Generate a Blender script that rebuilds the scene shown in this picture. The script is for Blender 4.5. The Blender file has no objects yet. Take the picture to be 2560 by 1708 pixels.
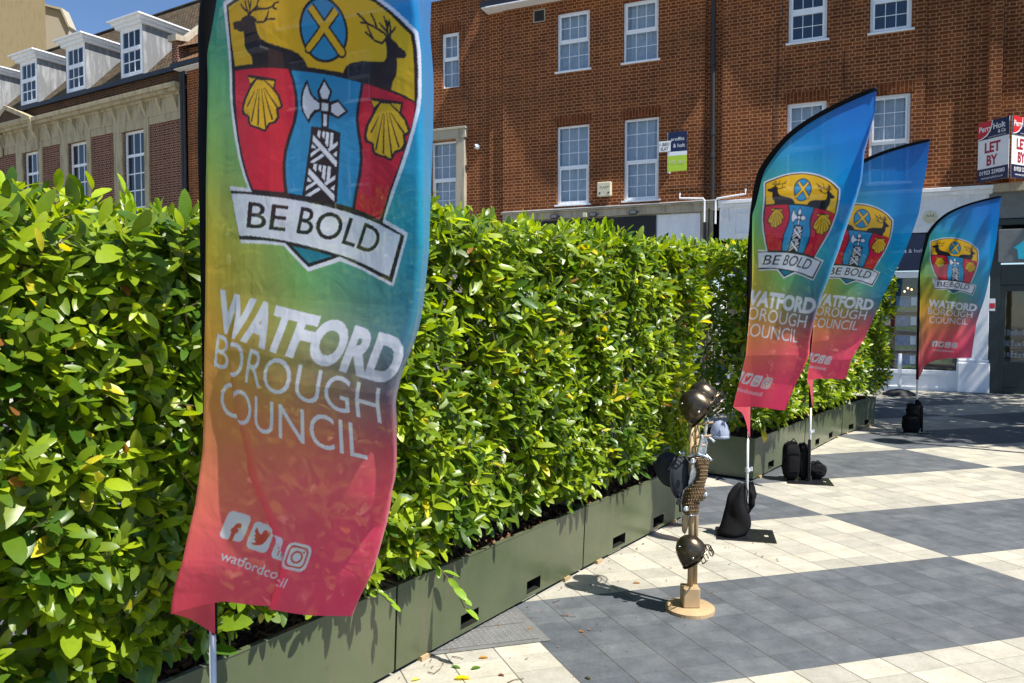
import bpy, bmesh, math, random
import numpy as np
from mathutils import Vector, Matrix
random.seed(7)
RNG = np.random.default_rng(11)
R = math.radians
SC = bpy.context.scene
COL = SC.collection

# ------------------------------------------------------------------ camera, sky, sun, exposure
cam_d = bpy.data.cameras.new('camera'); cam = bpy.data.objects.new('camera', cam_d); COL.objects.link(cam)
cam.location = (0, 0, 1.6); cam.rotation_euler = (R(90 - 2.29), 0, 0)
cam_d.sensor_width = 36; cam_d.lens = 36 * 1850 / 2560; cam_d.clip_start = 0.05; cam_d.clip_end = 2000
SC.camera = cam
SUN_AZ = R(-35); SUN_EL = R(58.5)                # direction to the sun: x = cos(az)cos(el), y = sin(az)cos(el)
SV = Vector((math.cos(SUN_AZ) * math.cos(SUN_EL), math.sin(SUN_AZ) * math.cos(SUN_EL), math.sin(SUN_EL)))
sun_d = bpy.data.lights.new('sun', 'SUN'); sun = bpy.data.objects.new('sun', sun_d); COL.objects.link(sun)
sun_d.energy = 4.9; sun_d.angle = R(0.53); sun_d.color = (1.0, 0.955, 0.89)
sun.rotation_euler = SV.to_track_quat('Z', 'Y').to_euler(); sun.location = SV * 60
W = bpy.data.worlds.new('World'); SC.world = W; W.use_nodes = True
nt = W.node_tree; nt.nodes.clear()
wo = nt.nodes.new('ShaderNodeOutputWorld'); bg = nt.nodes.new('ShaderNodeBackground'); sky = nt.nodes.new('ShaderNodeTexSky')
sky.sky_type = 'NISHITA'; sky.sun_disc = False; sky.sun_elevation = SUN_EL
sky.sun_rotation = math.atan2(SV.x, SV.y); sky.air_density = 1.0; sky.dust_density = 0.0; sky.ozone_density = 6.0; sky.altitude = 1200
bg.inputs['Strength'].default_value = 0.085
nt.links.new(sky.outputs[0], bg.inputs[0]); nt.links.new(bg.outputs[0], wo.inputs[0])
SC.view_settings.view_transform = 'Standard'; SC.view_settings.look = 'None'
SC.view_settings.gamma = 1; SC.view_settings.exposure = 0.86; SC.view_settings.use_curve_mapping = False
SC.render.engine = 'CYCLES'
SC.cycles.max_bounces = 8; SC.cycles.transparent_max_bounces = 12

# ------------------------------------------------------------------ materials
class NT:
    def __init__(s, name):
        s.m = bpy.data.materials.new(name); s.m.use_nodes = True; s.t = s.m.node_tree; s.t.nodes.clear()
        s.out = s.t.nodes.new('ShaderNodeOutputMaterial')
    def n(s, typ, ins=None, **kw):
        nd = s.t.nodes.new(typ)
        for k, v in kw.items(): setattr(nd, k, v)
        for k, v in (ins or {}).items(): s.set(nd, k, v)
        return nd
    def set(s, nd, k, v):
        i = nd.inputs[k]
        if isinstance(v, bpy.types.NodeSocket): s.t.links.new(v, i)
        elif isinstance(v, bpy.types.Node): s.t.links.new(v.outputs[0], i)
        else: i.default_value = v
    def math(s, op, a, b=0.0, c=None):
        d = {0: a, 1: b}
        if c is not None: d[2] = c
        return s.n('ShaderNodeMath', d, operation=op).outputs[0]
    def mix(s, f, a, b, typ='MIX'):
        nd = s.n('ShaderNodeMix', data_type='RGBA', blend_type=typ)
        s.set(nd, 0, f); s.set(nd, 6, a); s.set(nd, 7, b); return nd.outputs[2]
    def ramp(s, f, stops, interp='LINEAR'):
        nd = s.n('ShaderNodeValToRGB', {0: f}); cr = nd.color_ramp; cr.interpolation = interp
        while len(cr.elements) < len(stops): cr.elements.new(0.5)
        for e, (p, c) in zip(cr.elements, stops): e.position = p; e.color = (*c, 1) if len(c) == 3 else c
        return nd.outputs[0]
    def noise(s, vec, scale, detail=4, rough=.55, out=0, dist=0):
        nd = s.n('ShaderNodeTexNoise', {'Scale': scale, 'Detail': detail, 'Roughness': rough, 'Distortion': dist})
        if vec is not None: s.set(nd, 'Vector', vec)
        return nd.outputs[out]
    def bump(s, h, strength=.5, dist=.01, norm=None):
        nd = s.n('ShaderNodeBump', {'Height': h, 'Strength': strength, 'Distance': dist})
        if norm is not None: s.set(nd, 'Normal', norm)
        return nd.outputs[0]
    def pbsdf(s, **ins):
        nd = s.n('ShaderNodeBsdfPrincipled')
        for k, v in ins.items(): s.set(nd, k.replace('_', ' '), v)
        return nd
    def done(s, sh):
        s.t.links.new(sh.outputs[0] if isinstance(sh, bpy.types.Node) else sh, s.out.inputs[0]); return s.m
def c4(c): return (c[0], c[1], c[2], 1)
MATS = {}
def simple(name, col, rough=.5, metal=0, var=.12, scale=8, bump=.0, bscale=60, spec=.5, coat=0):
    if name in MATS: return MATS[name]
    b = NT(name); co = b.n('ShaderNodeTexCoord').outputs['Object']
    f = b.noise(co, scale, 5, .6)
    dark = tuple(x * (1 - var) for x in col); lite = tuple(min(1, x * (1 + var)) for x in col)
    cc = b.ramp(f, [(.3, dark), (.7, lite)])
    p = b.pbsdf(Base_Color=cc, Roughness=rough, Metallic=metal)
    b.set(p, 'Specular IOR Level', spec)
    if coat: b.set(p, 'Coat Weight', coat)
    rr = b.math('MULTIPLY_ADD', b.noise(co, scale * 3, 3), .2, rough - .1); b.set(p, 'Roughness', rr)
    if bump: b.set(p, 'Normal', b.bump(b.noise(co, bscale, 4), bump, .005))
    MATS[name] = b.done(p); return MATS[name]

def brick_mat(name, c1, c2, mortar, msize=.009, bw=.225, bh=.075, dirt=.35, flip=False, bump=.9):
    b = NT(name); tc = b.n('ShaderNodeTexCoord').outputs['Object']
    sp = b.n('ShaderNodeSeparateXYZ', {0: tc})
    g = b.n('ShaderNodeNewGeometry')
    nrm = b.n('ShaderNodeVectorTransform', {0: g.outputs['True Normal']}, vector_type='NORMAL', convert_from='WORLD', convert_to='OBJECT')
    ns = b.n('ShaderNodeSeparateXYZ', {0: nrm.outputs[0]})
    side = b.math('GREATER_THAN', b.math('ABSOLUTE', ns.outputs[0]), .7)
    u = b.math('ADD', b.math('MULTIPLY', sp.outputs[0], b.math('SUBTRACT', 1, side)), b.math('MULTIPLY', sp.outputs[1], side))
    if flip: v = b.n('ShaderNodeCombineXYZ', {0: sp.outputs[2], 1: u})
    else: v = b.n('ShaderNodeCombineXYZ', {0: u, 1: sp.outputs[2]})
    wob = b.noise(tc, 14, 2); wv = b.n('ShaderNodeVectorMath', {0: v.outputs[0], 1: b.n('ShaderNodeCombineXYZ', {0: b.math('MULTIPLY_ADD', wob, .008, -.004), 1: b.math('MULTIPLY_ADD', b.noise(tc, 17, 2), .008, -.004)}).outputs[0]}, operation='ADD')
    br = b.n('ShaderNodeTexBrick', {'Vector': wv.outputs[0], 'Color1': c4(c1), 'Color2': c4(c2), 'Mortar': c4(mortar), 'Scale': 1.0, 'Mortar Size': msize, 'Mortar Smooth': .25, 'Bias': 0.0, 'Brick Width': bw, 'Row Height': bh}, offset=.5, squash=.5 if not flip else 1.0, squash_frequency=2)
    # per-brick extra variation
    vor = b.n('ShaderNodeTexVoronoi', {'Vector': b.n('ShaderNodeVectorMath', {0: v.outputs[0], 1: (5.2, 13.3, 1)}, operation='MULTIPLY').outputs[0], 'Scale': 1.0})
    hv = b.n('ShaderNodeSeparateColor', {0: vor.outputs['Color']}).outputs[0]
    cc = b.mix(b.math('MULTIPLY', hv, .72), br.outputs[0], c4(tuple(x * .42 for x in c1)))
    cc = b.mix(br.outputs['Fac'], cc, c4(mortar))
    big = b.noise(tc, 1.1, 5, .6)
    cc = b.mix(b.math('MULTIPLY', b.ramp(big, [(.4, (0, 0, 0)), (.75, (1, 1, 1))]), dirt), cc, c4((.035, .02, .015)))
    fine = b.noise(tc, 90, 3)
    cc = b.mix(.35, cc, b.mix(fine, c4((.3, .3, .3)), c4((1.5, 1.5, 1.5))), 'MULTIPLY')
    h = b.math('ADD', b.math('MULTIPLY', b.math('SUBTRACT', 1, br.outputs['Fac']), .8), b.math('MULTIPLY', fine, .25))
    p = b.pbsdf(Base_Color=cc, Roughness=.9, Normal=b.bump(h, bump, .008)); b.set(p, 'Specular IOR Level', .2)
    return b.done(p)

MATS['brick'] = brick_mat('red_brick', (.28, .083, .027), (.145, .039, .014), (.48, .23, .10), msize=.0095, bump=1.0, dirt=.5)
MATS['brick_arch'] = brick_mat('arch_brick', (.21, .055, .016), (.15, .038, .012), (.34, .15, .06), msize=.008, bw=.3, bh=.075, flip=True)
MATS['brick_left'] = brick_mat('plum_brick', (.20, .055, .035), (.11, .030, .022), (.40, .28, .19), msize=.010)
MATS['brick_sooty'] = brick_mat('sooty_brick', (.12, .045, .022), (.05, .028, .02), (.16, .12, .07), msize=.009, dirt=.7)

def stone_mat(name, col, dirtc, streak=.5):
    b = NT(name); tc = b.n('ShaderNodeTexCoord').outputs['Object']
    m = b.n('ShaderNodeMapping', {0: tc, 'Scale': (6, 6, 1.2)})
    f = b.noise(m.outputs[0], 1.0, 6, .65)
    f2 = b.noise(tc, 25, 4)
    cc = b.mix(b.math('MULTIPLY', b.ramp(f, [(.48, (0, 0, 0)), (.72, (1, 1, 1))]), streak), c4(col), c4(dirtc))
    cc = b.mix(.25, cc, b.mix(f2, c4((.4, .4, .4)), c4((1.4, 1.4, 1.4))), 'MULTIPLY')
    p = b.pbsdf(Base_Color=cc, Roughness=.85, Normal=b.bump(f2, .3, .004)); b.set(p, 'Specular IOR Level', .25)
    return b.done(p)
MATS['stone'] = stone_mat('limestone', (.44, .37, .235), (.12, .095, .05), .75)
MATS['stone_grey'] = stone_mat('weathered_stone', (.42, .37, .28), (.12, .10, .08), .7)
MATS['lead'] = stone_mat('lead_sheet', (.20, .205, .21), (.55, .56, .56), .55)
MATS['concrete'] = stone_mat('tower_render', (.33, .25, .13), (.20, .15, .08), .5)
MATS['concrete_pale'] = stone_mat('pale_render', (.40, .36, .28), (.35, .30, .22), .4)
MATS['white_render'] = stone_mat('white_render', (.80, .82, .86), (.58, .60, .64), .35)

def tile_mat(name, ca, cb):
    b = NT(name); tc = b.n('ShaderNodeTexCoord').outputs['UV']
    br = b.n('ShaderNodeTexBrick', {'Vector': tc, 'Color1': c4(ca), 'Color2': c4(cb), 'Mortar': c4((.02, .014, .01)), 'Scale': 1.0, 'Mortar Size': .018, 'Mortar Smooth': .2, 'Brick Width': .17, 'Row Height': .11}, offset=.5)
    sp = b.n('ShaderNodeSeparateXYZ', {0: tc})
    saw = b.math('FRACT', b.math('DIVIDE', sp.outputs[1], .11))
    ob = b.n('ShaderNodeTexCoord').outputs['Object']
    cc = b.mix(b.math('MULTIPLY', b.ramp(b.noise(ob, .9, 5), [(.35, (0, 0, 0)), (.7, (1, 1, 1))]), .6), br.outputs[0], c4((.10, .095, .06)))
    cc = b.mix(.5, cc, b.mix(b.noise(ob, 18, 3), c4((.3, .3, .3)), c4((1.7, 1.7, 1.7))), 'MULTIPLY')
    p = b.pbsdf(Base_Color=cc, Roughness=.85, Normal=b.bump(b.math('SUBTRACT', 1, saw), 1.0, .035)); b.set(p, 'Specular IOR Level', .2)
    return b.done(p)
MATS['tiles'] = tile_mat('clay_tiles', (.24, .16, .095), (.09, .062, .04))
MATS['tiles_orange'] = tile_mat('orange_tiles', (.32, .14, .06), (.20, .09, .045))

def paving_mat():
    b = NT('paving'); pos = b.n('ShaderNodeNewGeometry').outputs['Position']
    A = np.array([.965, .262]); B = np.array([.38, -.925]); O = np.array([2.46, 5.78]); M = np.linalg.inv(np.array([A, B]).T)
    sp = b.n('ShaderNodeSeparateXYZ', {0: pos}); px, py = sp.outputs[0], sp.outputs[1]
    def lin(r):
        k = -(r[0] * O[0] + r[1] * O[1])
        return b.math('ADD', b.math('ADD', b.math('MULTIPLY', px, r[0]), b.math('MULTIPLY', py, r[1])), k)
    a = lin(M[0]); bb = lin(M[1])
    CA, CB = 3.03, 1.075; SA, SB = CA / 13, CB / 7
    par = b.math('FLOORED_MODULO', b.math('ADD', b.math('FLOOR', b.math('DIVIDE', a, CA)), b.math('FLOOR', b.math('DIVIDE', bb, CB))), 2.0)
    light = b.math('GREATER_THAN', par, .5)
    ia = b.math('FLOOR', b.math('DIVIDE', a, SA)); ib = b.math('FLOOR', b.math('DIVIDE', bb, SB))
    fa = b.math('MULTIPLY', b.math('PINGPONG', b.math('DIVIDE', a, SA), .5), SA); fb = b.math('MULTIPLY', b.math('PINGPONG', b.math('DIVIDE', bb, SB), .5), SB)
    # pingpong(x, .5): distance from the nearest whole number
    jn = b.math('MULTIPLY', b.math('ADD', b.noise(pos, 9, 3), -.5), .0028)
    wa = b.math('ADD', .0029, jn); wb = b.math('ADD', .0015, jn)
    ja = b.math('LESS_THAN', fa, wa); jb = b.math('LESS_THAN', fb, wb)
    joint = b.math('MAXIMUM', ja, b.math('MULTIPLY', jb, .55))
    wn = b.n('ShaderNodeTexWhiteNoise', {0: b.n('ShaderNodeCombineXYZ', {0: ia, 1: ib}).outputs[0]}).outputs[0]
    n1 = b.noise(pos, 7, 6, .65); n2 = b.noise(pos, 60, 4, .7); n3 = b.noise(pos, 1.3, 4, .6)
    lc = b.mix(b.ramp(n1, [(.35, (0, 0, 0)), (.7, (1, 1, 1))]), c4((.46, .435, .36)), c4((.345, .32, .255)))
    dc = b.mix(b.ramp(n1, [(.35, (0, 0, 0)), (.7, (1, 1, 1))]), c4((.078, .087, .097)), c4((.128, .139, .150)))
    cc = b.mix(light, dc, lc)
    cc = b.mix(1.0, cc, b.mix(wn, c4((.80, .81, .83)), c4((1.12, 1.11, 1.08))), 'MULTIPLY')
    cc = b.mix(1.0, cc, b.mix(n2, c4((.72, .72, .72)), c4((1.28, 1.28, 1.28))), 'MULTIPLY')
    cc = b.mix(b.math('MULTIPLY', b.ramp(n3, [(.52, (0, 0, 0)), (.8, (1, 1, 1))]), .25), cc, c4((.16, .145, .12)))
    spots = b.ramp(b.noise(pos, 34, 2, .5), [(.70, (0, 0, 0)), (.74, (1, 1, 1))])
    cc = b.mix(b.math('MULTIPLY', spots, .5), cc, c4((.12, .11, .09)))
    cc = b.mix(b.math('MULTIPLY', joint, .85), cc, c4((.055, .045, .035)))
    h = b.math('SUBTRACT', b.math('MULTIPLY', n2, .35), b.math('MULTIPLY', joint, 1.0))
    rg = b.math('MULTIPLY_ADD', n1, .3, .5)
    p = b.pbsdf(Base_Color=cc, Roughness=rg, Normal=b.bump(h, .45, .003)); b.set(p, 'Specular IOR Level', .35)
    return b.done(p)
MATS['paving'] = paving_mat()

def leaf_mat(name, gloss=.38):
    b = NT(name); at = b.n('ShaderNodeAttribute', attribute_name='leafcol').outputs['Color']
    pos = b.n('ShaderNodeNewGeometry'); n = b.noise(pos.outputs['Position'], 55, 3)
    cc = b.mix(.45, at, b.mix(n, c4((.55, .6, .5)), c4((1.4, 1.35, 1.3))), 'MULTIPLY')
    p = b.pbsdf(Base_Color=cc, Roughness=gloss, Normal=b.bump(n, .12, .004)); b.set(p, 'Specular IOR Level', .5)
    tcol = b.mix(1.0, cc, c4((2.5, 2.4, .35)), 'MULTIPLY')
    t = b.n('ShaderNodeBsdfTranslucent', {'Color': tcol})
    return b.done(b.n('ShaderNodeMixShader', {0: .30, 1: p.outputs[0], 2: t.outputs[0]}))
MATS['leaf'] = leaf_mat('laurel_leaf')

def fabric_mat():
    b = NT('printed_polyester'); at = b.n('ShaderNodeAttribute', attribute_name='print').outputs['Color']
    uv = b.n('ShaderNodeTexCoord').outputs['UV']; ob = b.n('ShaderNodeTexCoord').outputs['Object']
    n = b.noise(ob, 9, 3, .5, dist=.8); wr = b.noise(b.n('ShaderNodeMapping', {0: ob, 'Scale': (14, 14, 3)}).outputs[0], 1, 3)
    p = b.pbsdf(Base_Color=at, Roughness=.48, Normal=b.bump(b.math('ADD', n, wr), .25, .02)); b.set(p, 'Specular IOR Level', .25); b.set(p, 'Sheen Weight', .15)
    t = b.n('ShaderNodeBsdfTranslucent', {'Color': b.mix(1.0, at, c4((1.15, 1.12, 1.12)), 'MULTIPLY')})
    m1 = b.n('ShaderNodeMixShader', {0: .46, 1: p.outputs[0], 2: t.outputs[0]})
    tr = b.n('ShaderNodeBsdfTransparent', {'Color': b.mix(.5, c4((1, 1, 1)), at)})
    return b.done(b.n('ShaderNodeMixShader', {0: .10, 1: m1.outputs[0], 2: tr.outputs[0]}))
MATS['fabric'] = fabric_mat()

def glass_mat(name, tint=(.75, .82, .88), mirror=.16):
    b = NT(name); gg = b.n('ShaderNodeNewGeometry'); dt = b.math('ABSOLUTE', b.n('ShaderNodeVectorMath', {0: gg.outputs['Normal'], 1: gg.outputs['Incoming']}, operation='DOT_PRODUCT').outputs['Value']); f = b.math('MULTIPLY_ADD', b.math('POWER', b.math('SUBTRACT', 1, dt), 5), .92, .05)
    g = b.n('ShaderNodeBsdfGlossy', {'Color': (1, 1, 1, 1), 'Roughness': .02, 'Normal': b.bump(b.noise(b.n('ShaderNodeTexCoord').outputs['Object'], 1.5, 1), .06, .02)})
    t = b.n('ShaderNodeBsdfTransparent', {'Color': c4(tint)})
    return b.done(b.n('ShaderNodeMixShader', {0: b.math('ADD', b.math('MULTIPLY', f, 1.0), mirror), 1: t.outputs[0], 2: g.outputs[0]}))
MATS['glass'] = glass_mat('window_glass', mirror=.03)
simple('upvc', (.84, .86, .88), .35, var=.05)
simple('paint_white', (.80, .81, .83), .45, var=.08)
simple('paint_black', (.005, .005, .008), .6, var=.2)
simple('navy', (.006, .012, .06), .3, var=.1)
simple('dark_green', (.010, .022, .024), .35, var=.2)
simple('dark_room', (.012, .014, .018), .9)
simple('grey_room', (.10, .10, .105), .9, var=.3, scale=2)
simple('blue_room', (.02, .05, .11), .9)
simple('curtain', (.50, .53, .56), .9, var=.1)
simple('pipe_iron', (.022, .02, .02), .5)
simple('gutter', (.012, .014, .022), .5)
def planter_mat():
    b = NT('planter_paint'); co = b.n('ShaderNodeTexCoord').outputs['Object']
    f = b.noise(co, 2.2, 5, .6); g2 = b.noise(b.n('ShaderNodeMapping', {0: co, 'Scale': (9, 9, 1.5)}).outputs[0], 1, 5, .7)
    cc = b.ramp(f, [(.3, (.066, .083, .040)), (.7, (.096, .112, .058))])
    cc = b.mix(b.math('MULTIPLY', b.ramp(g2, [(.5, (0, 0, 0)), (.74, (1, 1, 1))]), .65), cc, c4((.11, .10, .065)))
    spk = b.ramp(b.noise(co, 45, 2), [(.68, (0, 0, 0)), (.73, (1, 1, 1))]); cc = b.mix(b.math('MULTIPLY', spk, .4), cc, c4((.05, .055, .03)))
    p = b.pbsdf(Base_Color=cc, Roughness=b.math('MULTIPLY_ADD', g2, .25, .12), Normal=b.bump(b.noise(co, 4, 2), .25, .02)); return b.done(p)
MATS['planter_paint'] = planter_mat()
simple('slot_dark', (.006, .007, .004), .7)
simple('wood', (.40, .28, .15), .6, var=.25, scale=5)
simple('soil', (.045, .022, .014), .95, var=.6, scale=30, bump=1.0, bscale=60)
simple('bark_chip', (.16, .075, .04), .9, var=.5, scale=20)
simple('stem', (.13, .085, .05), .8, var=.3, scale=30)
simple('sleeve', (.005, .005, .007), .8, spec=.15)
simple('alu', (.62, .64, .67), .35, metal=.35, var=.05)
simple('steel_black', (.012, .013, .015), .28, var=.2)
simple('bag', (.006, .006, .007), .8, var=.3, bump=1.0, bscale=18, spec=.15)
simple('bronze', (.10, .078, .052), .28, metal=.85, var=.45, scale=18)
simple('bronze_scale', (.16, .105, .055), .38, metal=.7, var=.4, scale=40)
simple('silver', (.50, .56, .62), .3, metal=.85, var=.45, scale=60)
simple('felt', (.012, .015, .022), .75, var=.2)
simple('rubber', (.02, .02, .022), .7)
simple('cream', (.62, .58, .42), .5)
simple('white_sign', (.78, .80, .82), .4, var=.04)
simple('lime', (.42, .62, .03), .4, var=.05)
simple('sign_red', (.55, .02, .03), .4, var=.05)
simple('ink', (.015, .015, .03), .5)
simple('crimson_ink', (.35, .01, .04), .5)
simple('cyan_logo', (.01, .42, .60), .3, var=.1)
simple('steel_grey', (.16, .17, .18), .4, metal=.3)
simple('yellow_wall', (.16, .12, .04), .8)
simple('counter', (.10, .14, .15), .5)
simple('cover_plate', (.20, .20, .195), .5, metal=.3, var=.15, scale=12)
simple('listing_blue', (.10, .20, .38), .3, var=.6, scale=14)
simple('listing_green', (.16, .28, .06), .3, var=.5, scale=18)
simple('ivory_text', (.7, .72, .74), .5)

# ------------------------------------------------------------------ mesh helpers
class MB:
    def __init__(s): s.v = []; s.f = []; s.uv = None
    def add(s, vs, fs):
        k = len(s.v); s.v += [tuple(map(float, p)) for p in vs]; s.f += [tuple(k + i for i in f) for f in fs]; return s
    def box(s, x0, x1, y0, y1, z0, z1):
        x0, x1 = sorted((x0, x1)); y0, y1 = sorted((y0, y1)); z0, z1 = sorted((z0, z1))
        v = [(x0, y0, z0), (x1, y0, z0), (x1, y1, z0), (x0, y1, z0), (x0, y0, z1), (x1, y0, z1), (x1, y1, z1), (x0, y1, z1)]
        return s.add(v, [(3, 2, 1, 0), (4, 5, 6, 7), (0, 1, 5, 4), (1, 2, 6, 5), (2, 3, 7, 6), (3, 0, 4, 7)])
    def prism(s, poly, a0, a1, axis='y'):
        n = len(poly)
        def P(p, a):
            if axis == 'y': return (p[0], a, p[1])
            if axis == 'x': return (a, p[0], p[1])
            return (p[0], p[1], a)
        v = [P(p, a0) for p in poly] + [P(p, a1) for p in poly]
        f = [tuple(range(n)), tuple(range(2 * n - 1, n - 1, -1))] + [(i, i + n, (i + 1) % n + n, (i + 1) % n) for i in range(n)]
        return s.add(v, f)
    def tube(s, pts, r, n=10, flat=1.0, flatdir=None, caps=True):
        pts = [Vector(p) for p in pts]; rr = r if isinstance(r, (list, tuple)) else [r] * len(pts)
        rings = []; prev = None
        for i, p in enumerate(pts):
            t = (pts[min(i + 1, len(pts) - 1)] - pts[max(i - 1, 0)]).normalized()
            if flatdir is not None: a = Vector(flatdir); a = (a - t * a.dot(t)).normalized()
            elif prev is None: a = t.orthogonal().normalized()
            else: a = (prev - t * prev.dot(t)).normalized()
            prev = a; b = t.cross(a)
            rings.append([p + (a * math.cos(2 * math.pi * k / n) + b * math.sin(2 * math.pi * k / n) * flat) * rr[i] for k in range(n)])
        v = [q for ring in rings for q in ring]; f = []
        for i in range(len(pts) - 1):
            for k in range(n): f.append((i * n + k, i * n + (k + 1) % n, (i + 1) * n + (k + 1) % n, (i + 1) * n + k))
        if caps: f += [tuple(range(n - 1, -1, -1)), tuple((len(pts) - 1) * n + k for k in range(n))]
        return s.add(v, f)
    def lathe(s, prof, c=(0, 0, 0), n=24, axis=(0, 0, 1)):
        q = Vector((0, 0, 1)).rotation_difference(Vector(axis)).to_matrix(); c = Vector(c)
        v = []; f = []
        for r, z in prof:
            for k in range(n):
                a = 2 * math.pi * k / n; v.append(c + q @ Vector((r * math.cos(a), r * math.sin(a), z)))
        for i in range(len(prof) - 1):
            for k in range(n): f.append((i * n + k, i * n + (k + 1) % n, (i + 1) * n + (k + 1) % n, (i + 1) * n + k))
        return s.add(v, f)
    def blob(s, c, rx, ry, rz, seed=0, amp=.08, freq=3., n=28, m=18, sq=1.0, folds=0):
        rg = random.Random(seed); ph = [rg.uniform(0, 6.28) for _ in range(8)]; v = []; f = []
        for i in range(m + 1):
            th = math.pi * i / m
            for k in range(n):
                a = 2 * math.pi * k / n
                x, y, z = math.sin(th) * math.cos(a), math.sin(th) * math.sin(a), math.cos(th)
                x, y, z = [math.copysign(abs(t) ** sq, t) for t in (x, y, z)]
                d = 1 + amp * (math.sin(freq * a + ph[0] + 2 * z) * .5 + math.sin(2.3 * freq * z + ph[1] + a) * .4 + math.sin(3.7 * freq * x + ph[2]) * .25)
                if folds: d *= 1 + .07 * math.sin(folds * a + 2.5 * math.sin(3 * z + ph[3])) * math.sin(th)
                v.append((c[0] + rx * x * d, c[1] + ry * y * d, c[2] + rz * z * d))
        for i in range(m):
            for k in range(n): f.append((i * n + k, (i + 1) * n + k, (i + 1) * n + (k + 1) % n, i * n + (k + 1) % n))
        return s.add(v, f)
    def build(s, name, mat, parent=None, smooth=False, bevel=0, matrix=None, weld=False):
        me = bpy.data.meshes.new(name); me.from_pydata(s.v, [], s.f)
        bm = bmesh.new(); bm.from_mesh(me)
        if weld: bmesh.ops.remove_doubles(bm, verts=bm.verts, dist=1e-5)
        bmesh.ops.recalc_face_normals(bm, faces=bm.faces); bm.to_mesh(me); bm.free()
        me.materials.append(MATS[mat] if isinstance(mat, str) else mat)
        if smooth: me.polygons.foreach_set('use_smooth', [True] * len(me.polygons))
        o = bpy.data.objects.new(name, me); COL.objects.link(o)
        if matrix is not None: o.matrix_world = matrix
        if parent is not None: o.parent = parent
        if bevel:
            md = o.modifiers.new('bevel', 'BEVEL'); md.width = bevel; md.segments = 2; md.limit_method = 'ANGLE'
        return o
def tag(o, label=None, cat=None, group=None, kind=None):
    if label: o['label'] = label
    if cat: o['category'] = cat
    if group: o['group'] = group
    if kind: o['kind'] = kind
    return o
def empty(name, loc=(0, 0, 0), rz=0, **k):
    o = bpy.data.objects.new(name, None); COL.objects.link(o); o.location = loc; o.rotation_euler = (0, 0, rz); o.empty_display_size = .1
    return tag(o, **k)
def copy_tree(o, parent=None):
    c = o.copy(); COL.objects.link(c); c.parent = parent
    for ch in [x for x in bpy.data.objects if x.parent == o]: copy_tree(ch, c)
    return c
_fc = {}
def text_mesh(txt, off=0.0, spacing=1.0):
    """triangulated glyph outlines: (verts Nx2, tris), cap height = 1"""
    key = (txt, off, spacing)
    if key in _fc: return _fc[key]
    cu = bpy.data.curves.new('glyphs', 'FONT'); cu.body = txt; cu.offset = off; cu.resolution_u = 4; cu.size = 1; cu.space_character = spacing
    ob = bpy.data.objects.new('glyphs', cu); COL.objects.link(ob)
    dg = bpy.context.evaluated_depsgraph_get(); me = bpy.data.meshes.new_from_object(ob.evaluated_get(dg))
    me.calc_loop_triangles()
    v = np.array([p.co[:2] for p in me.vertices]) if len(me.vertices) else np.zeros((1, 2)); t = [tuple(q.vertices) for q in me.loop_triangles]
    bpy.data.objects.remove(ob); bpy.data.curves.remove(cu); bpy.data.meshes.remove(me)
    _fc[key] = (v, t); return _fc[key]
CAP = None
def caph():
    global CAP
    if CAP is None:
        v, _ = text_mesh('H'); CAP = v[:, 1].max()
    return CAP
def add_text(mb, txt, org, xdir, zdir, height, nrm, off=0.0, width=None, squeeze=1.0, thick=.002):
    """writes txt on a plane; origin bottom-left; width fits the line if given"""
    v, t = text_mesh(txt, off)
    sc = height / caph(); x = (v[:, 0] - v[:, 0].min()) * sc * squeeze; y = v[:, 1] * sc
    if width: x = x * (width / x.max())
    org, xdir, zdir, nrm = map(Vector, (org, xdir, zdir, nrm))
    P = [org + xdir * float(a) + zdir * float(b) + nrm * thick for a, b in zip(x, y)]
    mb.add(P, t); return float(x.max())

# ------------------------------------------------------------------ ground
g = MB(); g.add([(-150, -60, 0), (150, -60, 0), (150, 220, 0), (-150, 220, 0)], [(0, 1, 2, 3)])
tag(g.build('pavement', 'paving'), 'cream and slate checkerboard paving slabs of the square', 'paving', kind='structure')

# ------------------------------------------------------------------ buildings
def wall_mesh(x0, x1, z0, z1, holes, yf=0.0, depth=.12):
    mb = MB(); xs = sorted({x0, x1, *[h[0] for h in holes], *[h[1] for h in holes]}); zs = sorted({z0, z1, *[h[2] for h in holes], *[h[3] for h in holes]})
    xs = [x for x in xs if x0 <= x <= x1]; zs = [z for z in zs if z0 <= z <= z1]
    for i in range(len(xs) - 1):
        for j in range(len(zs) - 1):
            cx, cz = (xs[i] + xs[i + 1]) / 2, (zs[j] + zs[j + 1]) / 2
            if any(h[0] < cx < h[1] and h[2] < cz < h[3] for h in holes): continue
            mb.add([(xs[i], yf, zs[j]), (xs[i + 1], yf, zs[j]), (xs[i + 1], yf, zs[j + 1]), (xs[i], yf, zs[j + 1])], [(0, 1, 2, 3)])
    for h in holes:
        a, b, c, d = h[:4]; y = yf - depth
        mb.add([(a, yf, c), (a, yf, d), (a, y, d), (a, y, c)], [(0, 1, 2, 3)]); mb.add([(b, yf, c), (b, yf, d), (b, y, d), (b, y, c)], [(0, 1, 2, 3)])
        mb.add([(a, yf, d), (b, yf, d), (b, y, d), (a, y, d)], [(0, 1, 2, 3)]); mb.add([(a, yf, c), (b, yf, c), (b, y, c), (a, y, c)], [(0, 1, 2, 3)])
    return mb
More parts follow.
